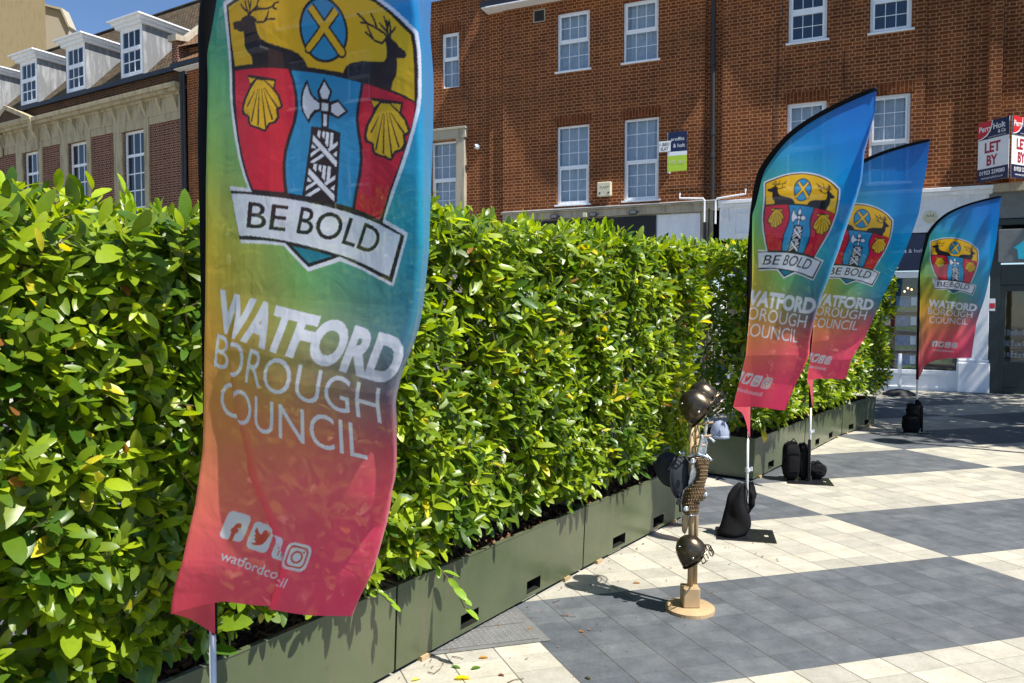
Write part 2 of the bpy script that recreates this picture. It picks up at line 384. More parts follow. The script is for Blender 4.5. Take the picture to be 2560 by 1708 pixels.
def window(parent, x0, x1, z0, z1, trans=None, cols=3, rows=(2, 2), yf=0.0, rec=.07, fr=.055, sash='lower', room='dark_room', curt=True, sill=True, bars=.012, name='window', mat='upvc', seed=0):
    """casement with glazing bars; glass, curtain, room and sill are its pieces"""
    y = yf - rec; trans = trans if trans is not None else []
    f = MB(); f.box(x0, x0 + fr, y - .05, y, z0, z1); f.box(x1 - fr, x1, y - .05, y, z0, z1)
    f.box(x0 + fr, x1 - fr, y - .05, y, z1 - fr, z1); f.box(x0 + fr, x1 - fr, y - .05, y, z0, z0 + fr)
    for t in trans: f.box(x0 + fr, x1 - fr, y - .05, y + .003, t - fr * .55, t + fr * .55)
    o = f.build(name, mat, parent, bevel=.004)
    lv = [z0 + fr] + [q for t in trans for q in (t - fr * .55, t + fr * .55)] + [z1 - fr]
    br = MB(); sa = MB(); gl = MB(); k = 0
    for i in range(0, len(lv), 2):
        a, b = lv[i], lv[i + 1]; ins = 0
        if sash == 'all' or (sash == 'lower' and i == 0) or (sash == 'upper' and i > 0):
            s_ = .038; sa.box(x0 + fr, x0 + fr + s_, y - .03, y + .014, a, b); sa.box(x1 - fr - s_, x1 - fr, y - .03, y + .014, a, b)
            sa.box(x0 + fr + s_, x1 - fr - s_, y - .03, y + .014, a, a + s_); sa.box(x0 + fr + s_, x1 - fr - s_, y - .03, y + .014, b - s_, b); ins = s_
        xa, xb, za, zb = x0 + fr + ins, x1 - fr - ins, a + ins, b - ins
        gl.add([(xa, y - .022, za), (xb, y - .022, za), (xb, y - .022, zb), (xa, y - .022, zb)], [(0, 1, 2, 3)])
        for c in range(1, cols): xc = xa + (xb - xa) * c / cols; br.box(xc - bars / 2, xc + bars / 2, y - .03, y - .012, za, zb)
        nr = rows[min(k, len(rows) - 1)]
        for r_ in range(1, nr): zc = za + (zb - za) * r_ / nr; br.box(xa, xb, y - .031, y - .011, zc - bars / 2, zc + bars / 2)
        k += 1
    if sa.v: sa.build('sash', mat, o, bevel=.003)
    br.build('glazing_bars', mat, o); gl.build('glass', 'glass', o)
    if curt:
        cm = MB(); n = 60; ph = seed * 1.7; vs = []
        for i in range(n + 1):
            x = x0 + (x1 - x0) * i / n; w = .012 * math.sin(i * .9 + ph) + .016 * math.sin(i * .37 + 2 * ph)
            vs += [(x, y - .12 + w, z0), (x, y - .12 + w * .6, z1)]
        cm.add(vs, [(2 * i, 2 * i + 2, 2 * i + 3, 2 * i + 1) for i in range(n)]); cm.build('curtain', 'curtain', o, smooth=True)
    rm = MB(); yb = y - .5
    rm.add([(x0, y - .04, z0), (x1, y - .04, z0), (x1, y - .04, z1), (x0, y - .04, z1), (x0, yb, z0), (x1, yb, z0), (x1, yb, z1), (x0, yb, z1)], [(0, 1, 5, 4), (1, 2, 6, 5), (2, 3, 7, 6), (3, 0, 4, 7), (4, 5, 6, 7)])
    rm.build('window_recess', room, o)
    if sill: MB().box(x0 - .05, x1 + .05, yf - rec - .01, yf + .035, z0 - .035, z0 + .004).build('sill', mat, o, bevel=.004)
    return o
def arch(parent, x0, x1, z, h=.235, yf=0.0):
    MB().box(x0 - .06, x1 + .06, yf - .02, yf + .004, z, z + h).build('brick_arch', 'brick_arch', parent)

QX, QY = 8.93, 14.8
RZ = math.atan2(.397, -.918)
FN = Vector((-.397, -.918, 0)).normalized(); FD = Vector((-.918, .397, 0)).normalized()
red = empty('brick_building', (QX, QY, 0), RZ, label='long three storey red brick building with white windows above shopfronts', cat='building')
# local x runs to the photo's left, local y outward
wins = [(7.72, 8.54, 7.40, 8.80), (6.08, 6.90, 7.40, 8.80), (7.72, 8.54, 4.20, 6.10), (6.05, 6.87, 4.20, 6.10),
        (2.52, 3.28, 7.34, 8.72), (.94, 1.70, 7.32, 8.70), (2.50, 3.28, 4.25, 6.07), (.93, 1.68, 4.25, 6.05)]
wins2 = [(11.27, 11.78, 7.42, 8.84), (11.32, 12.10, 4.2, 6.06), (14.0, 14.8, 7.4, 8.8), (16.2, 17.0, 7.4, 8.8), (14.0, 14.8, 4.2, 6.1), (16.2, 17.0, 4.2, 6.1)]
wins3 = [(-3.0, -2.2, 7.4, 8.8), (-3.0, -2.2, 4.3, 6.1)]
wall_mesh(.68, 4.64, 4.0, 11.2, wins[4:], 0.0).build('wall', 'brick', red)
wall_mesh(5.02, 9.98, 4.0, 11.2, wins[:4], 0.0).build('wall', 'brick', red)
m = MB(); m.add([(4.64, 0, 4), (4.64, -.10, 4), (4.64, -.10, 11.2), (4.64, 0, 11.2)], [(0, 1, 2, 3)]); m.add([(5.02, 0, 4), (5.02, -.10, 4), (5.02, -.10, 11.2), (5.02, 0, 11.2)], [(0, 1, 2, 3)])
m.add([(4.64, -.10, 4), (5.02, -.10, 4), (5.02, -.10, 11.2), (4.64, -.10, 11.2)], [(0, 1, 2, 3)]); m.build('wall_recess', 'brick', red)
m = MB(); m.add([(9.98, 0, 3.2), (9.98, -.06, 3.2), (9.98, -.06, 11.2), (9.98, 0, 11.2)], [(0, 1, 2, 3)]); m.add([(9.98, -.06, 3.2), (10.38, -.06, 3.2), (10.38, -.06, 11.2), (9.98, -.06, 11.2)], [(0, 1, 2, 3)])
m.add([(10.38, -.06, 3.2), (10.38, -.12, 3.2), (10.38, -.12, 11.2), (10.38, -.06, 11.2)], [(0, 1, 2, 3)]); m.build('wall_recess', 'brick', red)
wall_mesh(10.38, 20.6, 3.0, 9.7, wins2, -.12).build('wall', 'brick', red)
m = wall_mesh(-9, .68, 4.0, 11.2, wins3, -.05); m.add([(.68, 0, 4), (.68, -.05, 4), (.68, -.05, 11.2), (.68, 0, 11.2)], [(0, 1, 2, 3)]); m.build('wall', 'brick', red)
m = MB().box(-.62, -.40, -.05, .07, 4.1, 11.2); m.box(-.12, -.09, -.05, -.028, 5.4, 11.2); m.build('pilaster', 'brick', red)
MB().box(-9, 20.6, -8, -.75, 3.0, 9.0).build('building_core', 'dark_room', red)
m = MB(); m.box(-9, 9.98, -.72, -.60, 4.0, 11.2); m.build('backing', 'dark_room', red)
for i, w in enumerate(wins):
    up = w[3] > 8
    if i in (0, 1): tr, rows, sash = [8.10], (2, 2), 'upper'
    elif i in (2, 3): tr, rows, sash = [5.12], (3, 3), 'lower'
    elif i in (4, 5): tr, rows, sash = [7.99], (2, 2), 'all'
    else: tr, rows, sash = [5.08], (3, 3), 'upper'
    window(red, *w, trans=tr, rows=rows, sash=sash, room='blue_room' if i > 3 else 'dark_room', curt=(i < 4 or i in (6, 7)), seed=i, fr=.05)
    if not up: arch(red, w[0], w[1], w[3] + .0)
window(red, *wins2[0], trans=[8.16], cols=2, rows=(2, 2), yf=-.12, sash='upper', seed=9, fr=.045, sill=False); arch(red, 11.27, 11.78, 8.84, yf=-.12)
window(red, *wins2[1], trans=[5.08], cols=3, rows=(3, 3), yf=-.12, sash='lower', seed=10, curt=True)
for w in wins2[2:]: window(red, *w, trans=[(w[2] + w[3]) / 2], yf=-.12, seed=5)
for w in wins3: window(red, *w, trans=[(w[2] + w[3]) / 2], yf=-.05, seed=6)
m = MB(); m.box(11.06, 11.30, -.12, .02, 3.2, 6.08); m.box(12.12, 12.36, -.12, .02, 3.2, 6.08); m.box(11.02, 12.40, -.12, .035, 6.08, 6.30); m.box(11.0, 12.42, -.12, .07, 6.30, 6.36)
m.build('stone_window_surround', 'stone_grey', red, bevel=.006)
# eaves: the gutter and boarding over the top windows, overhang, mostly out of view, shaped to cast shade and leave lit wall patches
hs = Vector((SV.x, SV.y, 0)); kn = hs.dot(FN); kt = -hs.dot(FD)      # along-wall shift per unit of overhang is kt/kn
def tip(T, Z, zt=9.1):
    o = (zt - Z) * kn / SV.z; return (T - o * (kt / kn), o)
P1 = [tip(9.98, 6.75), tip(9.3, 5.3), tip(8.8, 4.7)]; P2 = [tip(4.64, 7.2), tip(3.95, 6.0)]; P3 = [tip(1.45, 5.9), tip(.72, 7.05)]  # overhang points solved back from the wanted shadow edges on the wall
prof = [(10.42, .34), (P1[0][0] + .03, .34), P1[0], P1[1], P1[2], (P2[0][0] + .05, P1[2][1]), P2[0], P2[1], P3[0], P3[1], (P3[1][0] - .03, .36), (-9, .36)]
es = MB()
for (a, oa), (b, ob) in zip(prof[:-1], prof[1:]):
    es.add([(a, -.1, 9.10), (b, -.1, 9.10), (b, ob, 9.10), (a, oa, 9.10), (a, -.1, 9.22), (b, -.1, 9.22), (b, ob, 9.22), (a, oa, 9.22)], [(0, 1, 2, 3), (4, 5, 6, 7), (3, 2, 6, 7)])
es.add([(10.42, -.1, 9.10), (10.42, .34, 9.10), (10.42, .34, 9.22), (10.42, -.1, 9.22)], [(0, 1, 2, 3)])
es.build('eaves', 'paint_white', red)
gm = MB()
for (a, oa), (b, ob) in zip(prof[:-1], prof[1:]):
    gm.add([(a, oa, 9.13), (b, ob, 9.13), (b, ob + .004, 9.27), (a, oa + .004, 9.27), (a, oa - .10, 9.27), (b, ob - .10, 9.27)], [(0, 1, 2, 3), (3, 2, 5, 4)])
gm.box(10.30, 10.44, -.1, .345, 9.12, 9.26); gm.build('gutter', 'gutter', red)
# small bricks above eaves on the left, plus its roof
m = MB(); m.add([(10.4, .1, 9.7), (20.9, .1, 9.7), (20.9, -4, 13.2), (10.4, -4, 13.2)], [(0, 1, 2, 3)]); ro = m.build('roof', 'tiles_orange', red)
def planar_uv(o, f):
    me = o.data; uv = me.uv_layers.new(name='UVMap')
    for lp in me.loops: uv.data[lp.index].uv = f(me.vertices[lp.vertex_index].co)
planar_uv(ro, lambda c: (c.x, math.hypot(c.y - .1, c.z - 9.7)))
m = MB(); m.add([(-9, .0, 11.2), (10.4, .0, 11.2), (10.4, -5, 14.5), (-9, -5, 14.5)], [(0, 1, 2, 3)]); ro = m.build('roof', 'tiles', red); planar_uv(ro, lambda c: (c.x, math.hypot(c.y - .3, c.z - 11.2)))
# stone shop cornice, lead flashing
m = MB(); m.box(4.66, 9.92, 0, .16, 3.86, 4.02); m.box(4.66, 9.95, 0, .22, 4.02, 4.06); m.build('stone_cornice', 'stone_grey', red, bevel=.008)
m = MB(); m.add([(4.66, .23, 4.065), (9.95, .23, 4.065), (9.95, .002, 4.12), (4.66, .002, 4.12)], [(0, 1, 2, 3)]); m.build('lead_flashing', 'lead', red)
m = MB(); m.box(6.1, 9.9, 0, .07, 2.9, 3.83); fb = m.build('black_shop_sign', 'paint_black', red, bevel=.006)
m = MB(); m.box(7.15, 8.05, .07, .075, 3.12, 3.20); m.build('sign_lettering', 'white_sign', fb)
m = MB(); m.box(5.08, 6.06, 0, .05, 2.7, 3.83); m.build('white_panel', 'white_render', red, bevel=.004)
m = MB(); m.box(4.80, 5.06, 0, .10, 0, 3.86); m.build('stone_pilaster', 'stone_grey', red, bevel=.006)
wall_mesh(5.06, 9.95, 0, 3.86, [(5.3, 9.6, .4, 2.7)], -.01).build('shop_wall', 'white_render', red)
MB().box(5.3, 9.6, -.2, -.13, .4, 2.7).build('shop_window', 'steel_black', red)
MB().box(9.95, 20.6, -.3, -.13, 0, 3.3).build('shop_wall', 'stone_grey', red)
# white classical shopfront
wf = MB(); wf.box(-.45, 4.66, 0, .10, 3.2, 3.90); wf.build('white_fascia', 'white_render', red)
m = MB(); m.box(-.50, 4.68, 0, .22, 3.98, 4.06); m.box(-.50, 4.68, 0, .17, 3.90, 3.98); m.build('white_cornice', 'paint_white', red, bevel=.01)
m = MB()
for a, b_ in ((.15, 4.35),):
    for (x0, x1, z0, z1) in ((a, b_, 3.74, 3.77), (a, b_, 3.30, 3.33), (a, a + .03, 3.33, 3.74), (b_ - .03, b_, 3.33, 3.74)): m.box(x0, x1, .10, .122, z0, z1)
m.build('fascia_moulding', 'paint_white', red)
for cx in (4.55, -.02, -.30):
    m = MB(); m.box(cx - .09, cx + .09, .10, .14, 3.62, 3.90)
    for k in range(4): m.box(cx - .075 + k * .042, cx - .055 + k * .042, .139, .155, 3.64, 3.88)
    m.build('fluted_capital', 'paint_white', red, bevel=.003)
m = MB(); m.lathe([(0, .0), (.13, .0), (.13, .02), (0, .02)], (.55, .105, 3.50), 8, (0, 1, 0)); pq = m.build('plaque', 'cream', red)
m = MB(); add_text(m, 'AAA', (.62, .126, 3.50), (-1, 0, 0), (0, 0, 1), .05, (0, 1, 0)); m.build('plaque_lettering', 'ink', pq)
ns = MB(); ns.box(.62, 4.46, 0, .08, 2.44, 3.18); nb = ns.build('navy_shop_sign', 'navy', red, bevel=.006)
m = MB(); add_text(m, 'proffitt & holt', (1.26, .084, 2.80), (-1, 0, 0), (0, 0, 1), .075, (0, 1, 0)); add_text(m, 'ESTATE AGENT', (3.9, .084, 2.74), (-1, 0, 0), (0, 0, 1), .17, (0, 1, 0)) if False else None
m.build('sign_lettering', 'ivory_text', nb)
m = MB(); m.box(.62, 4.46, 0, .06, 2.30, 2.42); m.box(.60, .66, -.02, .05, .40, 2.30); m.box(-.02, 4.46, 0, .06, .34, .42); m.box(2.5, 2.58, -.02, .05, .4, 2.3); m.build('shop_window_frame', 'paint_white', red, bevel=.004)
m = MB(); m.box(-.02, 4.46, -.04, .03, 0, .34)
for z in (.06, .28): m.box(.05, 4.3, .03, .045, z, z + .02)
m.build('stall_riser', 'paint_white', red, bevel=.003)
gw = MB(); gw.add([(0, -.03, .42), (4.46, -.03, .42), (4.46, -.03, 2.30), (0, -.03, 2.30)], [(0, 1, 2, 3)]); gwo = gw.build('shop_window', 'glass', red)
rm = MB(); rm.add([(-.0, -.05, .42), (4.5, -.05, .42), (4.5, -.05, 2.3), (0, -.05, 2.3), (0, -2, .42), (4.5, -2, .42), (4.5, -2, 2.3), (0, -2, 2.3)], [(0, 1, 5, 4), (1, 2, 6, 5), (2, 3, 7, 6), (3, 0, 4, 7), (4, 5, 6, 7)]); rm.build('shop_interior', 'dark_room', gwo)
for r_ in range(4):
    for c_ in range(4):
        x0 = .72 + c_ * .46 + (.02 if c_ else 0); z1 = 1.93 - r_ * .40; ww = .40; hh = .33
        p = MB().box(x0, x0 + ww, -.09, -.085, z1 - hh, z1).build('property_card', 'steel_grey', gwo)
        MB().box(x0 + .14, x0 + ww - .02, -.084, -.082, z1 - hh + .11, z1 - .03).build('photo', 'listing_blue', p)
        MB().box(x0 + .02, x0 + ww - .02, -.084, -.082, z1 - hh + .02, z1 - hh + .10).build('caption', 'listing_green', p)
        MB().box(x0 + .02, x0 + .12, -.084, -.082, z1 - .2, z1 - .03).build('caption', 'white_sign', p)
p = MB().box(.08, .48, -.09, -.085, .55, .9).build('property_card', 'listing_green', gwo)
lamp = NT('warm_lamp'); lm = lamp.done(lamp.n('ShaderNodeEmission', {'Color': (1, .55, .25, 1), 'Strength': 3}))
for x, z in ((.80, 2.07), (.93, 2.03), (.87, 2.10)): MB().blob((x, -.5, z), .018, .018, .022, n=10, m=6).build('window_light', lm, gwo, smooth=True)
# white pillar
m = MB(); m.box(-.50, -.01, -.04, .09, .66, 3.2); m.build('white_pillar', 'white_render', red, bevel=.01)
m = MB(); m.box(-.53, .02, -.04, .14, 0, .60); m.box(-.52, .01, -.04, .12, .60, .66); m.build('pillar_plinth', 'white_render', red, bevel=.02)
# dark green shopfront to the right
m = MB(); m.box(-9, -.50, 0, .19, 3.92, 4.08); m.build('stone_cornice', 'stone_grey', red, bevel=.01)
MB().box(-9, -.46, -.02, .03, 3.42, 3.92).build('grey_frieze', 'steel_grey', red)
dg_ = MB(); dg_.box(-9, -.50, -.03, .10, 3.28, 3.40); dg_.box(-.68, -.50, -.03, .08, 0, 3.28); dg_.box(-9, -.68, -.03, .07, 2.12, 2.52); dg_.build('dark_green_frame', 'dark_green', red, bevel=.01)
sgn = MB().box(-3.5, -.62, .03, .12, 2.56, 3.20).build('slate_shop_sign', 'steel_grey', red, bevel=.01)
m = MB(); m.prism([(-.86, 2.84), (-1.25, 3.12), (-1.65, 2.84), (-1.55, 2.84), (-1.55, 2.62), (-.95, 2.62), (-.93, 2.80)], .121, .135); m.build('house_logo', 'cyan_logo', sgn)
m = MB(); m.box(-.78, -.68, -.02, .05, 0, 2.12); m.box(-3.2, -.78, -.02, .05, 2.0, 2.12); m.box(-2.0, -1.9, -.02, .05, 0, 2.0); m.box(-1.9, -.78, -.02, .04, .0, .12); m.box(-1.9, -.78, -.02, .04, .12, .62)
dr = m.build('glazed_door', 'dark_green', red, bevel=.006)
m = MB(); m.add([(-.78, .0, .62), (-3.2, .0, .62), (-3.2, .0, 2.0), (-.78, .0, 2.0)], [(0, 1, 2, 3)]); m.build('glass', 'glass', dr)
m = MB(); m.add([(-.68, -.02, 0), (-6, -.02, 0), (-6, -.02, 2.12), (-.68, -.02, 2.12), (-.68, -2.6, 0), (-6, -2.6, 0), (-6, -2.6, 2.12), (-.68, -2.6, 2.12)], [(0, 1, 5, 4), (2, 3, 7, 6), (3, 0, 4, 7), (4, 5, 6, 7)]); m.build('interior', 'yellow_wall', dr)
m = MB(); m.box(-3, -.85, -1.6, -1.0, 0, .62); m.build('counter', 'counter', dr)
m = MB()
for k in range(3): m.box(-3, -.85, -1.3, -1.0, .66 + k * .22, .68 + k * .22)
m.build('shelf', 'steel_grey', dr)
m = MB(); rg = random.Random(5)
for k in range(3):
    for j in range(30): x = -2.9 + j * .068; h = rg.uniform(.05, .13); m.box(x, x + rg.uniform(.03, .06), -1.25, -1.05, .68 + k * .22, .68 + k * .22 + h)
m.build('shelf_stock', 'curtain', dr)
m = MB(); m.box(-.60, -.50, .085, .09, 1.62, 1.86); sg = m.build('window_notice', 'white_sign', red); MB().box(-.595, -.505, .0905, .092, 1.67, 1.77).build('red_band', 'sign_red', sg)
# cables on the brickwork
m = MB(); m.tube([(3.42, .012, 8.6), (3.40, .012, 7.95), (3.50, .012, 7.65), (3.48, .012, 7.2), (3.50, .012, 6.2), (3.49, .012, 5.0), (3.5, .012, 4.1)], .007, 5); m.build('cable', 'pipe_iron', red)
m = MB(); m.tube([(3.48, .012, 6.82), (3.2, .012, 6.76), (2.9, .012, 6.80), (2.5, .012, 6.86)], .005, 5); m.build('cable', 'pipe_iron', red)
m = MB(); m.tube([(2.18, .012, 7.05), (2.19, .012, 6.6), (2.17, .012, 6.25)], .010, 5); m.build('cable', 'pipe_iron', red)
m = MB(); m.tube([(5.9, .012, 4.46), (5.3, .012, 4.44), (4.5, .012, 4.40), (3.6, .012, 4.42)], .007, 5); m.build('cable', 'pipe_iron', red)
m = MB(); m.tube([(11.12, -.10, 9.0), (11.13, -.10, 7.4), (10.98, -.10, 7.3), (11.0, -.10, 6.4)], .006, 5); m.build('cable', 'pipe_iron', red)

m = MB(); m.tube([(4.85, .0, 11), (4.85, .0, 7.6), (4.83, .0, 4.1)], .045, 12)
for z in (7.1, 5.55, 5.05, 9.0): m.tube([(4.845, .0, z), (4.845, .0, z + .12)], .062, 12)
m.build('drainpipe', 'pipe_iron', red, smooth=False)
m = MB(); m.tube([(5.52, .2, 4.28), (5.52, .2, 4.16), (5.0, .22, 4.12), (4.97, .22, 4.08), (4.97, .22, 3.6)], .022, 8); m.tube([(4.1, .2, 4.28), (4.1, .2, 4.17), (4.7, .22, 4.10), (4.73, .22, 4.06), (4.73, .22, 3.55)], .022, 8); m.build('white_pipe', 'paint_white', red)
m = MB(); m.tube([(4.97, .16, 3.6), (4.97, .14, 0)], .03, 8); m.tube([(4.88, .16, 3.9), (4.90, .13, 0)], .018, 8); m.build('drainpipe', 'pipe_iron', red)

# things fixed on the red building (they can be lifted off)
def fac_pt(t, o, z): return Vector((QX, QY, 0)) + FD * t + FN * o + Vector((0, 0, z))
v = empty('air_vent', fac_pt(9.0, 0, 8.82), RZ, label='small black louvred vent high on the brick wall, left of the top windows', cat='vent')
m = MB(); m.box(-.15, .15, 0, .02, -.15, -.13); m.box(-.15, .15, 0, .02, .13, .15); m.box(-.15, -.13, 0, .02, -.13, .13); m.box(.13, .15, 0, .02, -.13, .13); m.build('frame', 'stone_grey', v)
m = MB(); m.box(-.13, .13, 0, .003, -.13, .13)
for k in range(7): m.add([(-.13, .004, -.13 + k * .037), (.13, .004, -.13 + k * .037), (.13, .018, -.12 + k * .037 + .012), (-.13, .018, -.12 + k * .037 + .012)], [(0, 1, 2, 3)])
m.build('louvres', 'paint_black', v)
c_ = empty('security_camera', fac_pt(10.74, -.12, 5.83), RZ, label='white dome security camera on the brick wall beside the stone framed window', cat='camera')
MB().lathe([(0, 0), (.07, 0), (.07, .03), (.05, .05), (0, .05)], (0, 0, 0), 20, (0, 1, 0)).build('mount', 'paint_white', c_, smooth=False)
MB().blob((0, .09, -.01), .055, .06, .06, amp=0).build('dome', 'paint_white', c_, smooth=True); MB().blob((.01, .13, -.01), .03, .03, .03, amp=0).build('lens', 'paint_black', c_, smooth=True)
a_ = empty('alarm_box', fac_pt(7.32, 0, 4.50), RZ, label='cream burglar alarm box between the first floor windows', cat='alarm box')
MB().box(-.17, .17, 0, .11, -.17, .17).build('casing', 'cream', a_, bevel=.02)
m = MB(); add_text(m, 'ALARM', (.11, .112, .02), (-1, 0, 0), (0, 0, 1), .05, (0, 1, 0)); add_text(m, '24 HR', (.05, .112, -.12), (-1, 0, 0), (0, 0, 1), .022, (0, 1, 0)) if False else None; m.build('lettering', 'ink', a_)
m = MB()
for x in (-.11, .10): MB().lathe([(0, 0), (.022, 0), (.022, .008), (0, .008)], (x, .11, -.09), 12, (0, 1, 0)).build('screw_cap', 'ink', a_)
s_ = empty('for_sale_board', fac_pt(5.58, 0, 5.2), RZ, label='navy and lime FOR SALE estate agent board fixed to the brick wall', cat='sign')
MB().box(-.20, .22, .16, .18, .02, .46).build('navy_panel', 'navy', s_); MB().box(-.20, .22, .16, .18, -.07, .02).build('white_band', 'white_sign', s_); MB().box(-.20, .22, .16, .18, -.42, -.07).build('lime_panel', 'lime', s_)
MB().box(.20, .235, .0, .16, -.44, .46).build('side_board', 'white_sign', s_)
m = MB(); add_text(m, 'proffitt', (.15, .182, .26), (-1, 0, 0), (0, 0, 1), .075, (0, 1, 0), width=.30); add_text(m, '& holt', (.10, .182, .11), (-1, 0, 0), (0, 0, 1), .085, (0, 1, 0), width=.26); m.build('lettering', 'white_sign', s_)
m = MB(); add_text(m, 'FOR SALE', (.19, .182, -.25), (-1, 0, 0), (0, 0, 1), .07, (0, 1, 0), width=.36, off=.01); m.build('lettering', 'cream', s_)
s2 = MB().box(.16, .42, .185, .195, .03, .27).build('small_white_panel', 'white_sign', s_)
m = MB(); add_text(m, '1 BED', (.40, .198, .165), (-1, 0, 0), (0, 0, 1), .062, (0, 1, 0), width=.22, off=.02); add_text(m, 'FLAT', (.38, .198, .06), (-1, 0, 0), (0, 0, 1), .062, (0, 1, 0), width=.17, off=.02); m.build('lettering', 'ink', s2)
def floodlight(t, lab):
    e = empty('floodlight', fac_pt(t, .1, 3.90), RZ, label=lab, cat='floodlight', group='floodlights over the black shop sign')
    MB().box(-.09, .09, .10, .17, -.05, .05).build('housing', 'paint_black', e, bevel=.01); MB().box(-.07, .07, .172, .176, -.035, .035).build('lens', 'steel_grey', e)
    MB().tube([(-.12, .0, .02), (-.12, .13, 0), (-.09, .13, 0)], .01, 6).build('bracket', 'paint_black', e)
    return e
floodlight(8.52, 'left black floodlight above the dark shop sign'); floodlight(7.55, 'middle black floodlight beside a small cream box, above the dark shop sign'); floodlight(6.58, 'right black floodlight near the end of the dark shop sign')
tag(MB().box(-.05, .05, 0, .08, -.05, .05).build('junction_box', 'cream', None, bevel=.006, matrix=Matrix.Translation(fac_pt(7.75, .16, 3.90)) @ Matrix.Rotation(RZ, 4, 'Z')), 'small cream junction box beside the middle floodlight', 'junction box')
for t in (11.0 - .12, 10.62 - .05):
    pass
lb = empty('let_board', fac_pt(-.70, 0, 4.13), RZ, label='V shaped LET BY estate agent board standing on the stone cornice', cat='sign')
lb.scale = (.84, 1, .92)
def vpanel(s):
    a = Vector((.02 * s, .52, 0)); b_ = Vector((s * .52, .02, 0)); d = (b_ - a); L = d.length; d.normalize()
    n = Vector((d.y, -d.x, 0)) * (1 if s < 0 else -1)
    n = Vector((s * .7071, .7071, 0))
    # reading direction (to the photo's right = -x)
    o = b_ if s > 0 else a; xd = (a - b_).normalized() if s > 0 else d
    def pan(u0, u1, z0, z1, mt, off=0, name='panel', par=lb):
        q = [o + xd * u0 + n * off, o + xd * u1 + n * off]; th = n * .012
        mb = MB(); mb.add([q[0], q[1], q[1] + Vector((0, 0, 0)) + th, q[0] + th], [])
        vs = []
        for z in (z0, z1): vs += [q[0] + Vector((0, 0, z)), q[1] + Vector((0, 0, z)), q[1] + th + Vector((0, 0, z)), q[0] + th + Vector((0, 0, z))]
        mb = MB(); mb.add(vs, [(0, 1, 2, 3), (4, 5, 6, 7), (0, 1, 5, 4), (1, 2, 6, 5), (2, 3, 7, 6), (3, 0, 4, 7)]); return mb.build(name, mt, par)
    w = pan(0, L, 0, 1.25, 'white_sign', name='board_panel')
    pan(0, L, 0, .27, 'navy', .013, 'navy_band', w); pan(0, L, .88, 1.25, 'navy', .013, 'navy_band', w)
    mb = MB(); pts = [(0, .90), (.10, .92), (.2, .97), (.27, 1.05), (.31, 1.15), (.325, 1.25), (0, 1.25)]
    mb.add([o + xd * (x + 0) + n * .0285 + Vector((0, 0, z)) for x, z in [(0, .885), (.11, .90), (.22, .95), (.29, 1.04), (.335, 1.15), (.345, 1.25), (0, 1.25)]], [tuple(range(7))]); mb.build('white_curve', 'white_sign', w)
    mb = MB(); mb.add([o + xd * x + n * .0305 + Vector((0, 0, z)) for x, z in pts], [tuple(range(7))]); mb.build('red_field', 'sign_red', w)
    mb = MB()
    def T(txt, u, z, h, wd, off=0.02): add_text(mb, txt, o + xd * u + Vector((0, 0, z)), xd, (0, 0, 1), h, n, width=wd, off=off, thick=.033)
    T('Perry', .03, 1.05, .11, .30); T('Holt', .36, 1.06, .11, .27); T('& Co', .47, .96, .07, .17); T('CHARTERED SURVEYORS', .25, .90, .022, .40, 0); T('01923 239080', .06, .14, .08, .58); T('www.perryholt.co.uk', .10, .05, .045, .50, 0)
    mb.build('lettering', 'white_sign', w)
    mb = MB(); T2 = lambda txt, u, z, wd: add_text(mb, txt, o + xd * u + Vector((0, 0, z)), xd, (0, 0, 1), .20, n, width=wd, off=.035, thick=.016)
    T2('LET', .16, .60, .36); T2('BY', .21, .33, .25); mb.build('lettering', 'crimson_ink', w)
vpanel(1); vpanel(-1)

# ---- left building
LX, LY = -10.25, 23.1; LRZ = math.atan2(.509, -.861)
LD = Vector((-.861, .509, 0)).normalized(); LN = Vector((-.509, -.861, 0)).normalized()
lf = empty('bank_building', (LX, LY, 0), LRZ, label='brick and limestone building with white dormer windows in a tiled roof', cat='building')
LW = [(1.78, 2.98), (5.02, 6.20), (8.10, 9.22), (11.3, 12.4), (14.5, 15.6)]
wall_mesh(-.2, 17, 0, 7.56, [(a, b_, 4.4, 7.50) for a, b_ in LW], 0, .2).build('wall', 'brick_left', lf)
m = MB()
for i, (a, b_) in enumerate(LW):
    m.box(a - .24, a, -.05, .05, 3.5, 7.50); m.box(b_, b_ + .45, -.05, .05, 3.5, 7.50); m.box(a - .24, b_ + .45, -.05, .05, 7.50, 7.80)
m.build('stone_window_surround', 'stone', lf, bevel=.008)
m = MB(); m.box(-.1, 17, -.1, .02, 7.56, 7.80); m.box(-.08, 17, -.1, .04, 7.80, 8.30); m.box(-.1, 17, -.1, .10, 8.28, 8.36); m.box(-.14, 17.1, -.1, .24, 8.36, 8.46); m.box(-.2, 17.1, -.1, .32, 8.46, 8.60); m.build('stone_entablature', 'stone', lf, bevel=.012)
m = MB()
for k in range(22):
    m = MB(); x = .05 + k * .80; m.prism([(.04, 7.82), (.04, 8.28), (.20, 8.28), (.16, 8.12), (.08, 7.98)], x, x + .09, 'x'); m.prism([(.04, 7.9), (.04, 8.28), (.14, 8.28), (.10, 8.1)], x + .08, x + .15, 'x'); m.build('cornice_bracket', 'stone', lf)
m = MB(); m.box(-.05, 17, -.12, -.02, 8.60, 9.15); m.build('parapet', 'brick_sooty', lf)
m = MB(); m.prism([(8.02, 8.62), (9.75, 9.25), (10.9, 8.62), (10.9, 8.52), (8.02, 8.52)], -.02, .36); m.build('pediment', 'stone', lf)
m = MB(); m.prism([(8.5, 8.64), (9.70, 9.08), (10.5, 8.64)], .36, .365); m.build('pediment_panel', 'brick_sooty', lf)
m = MB()
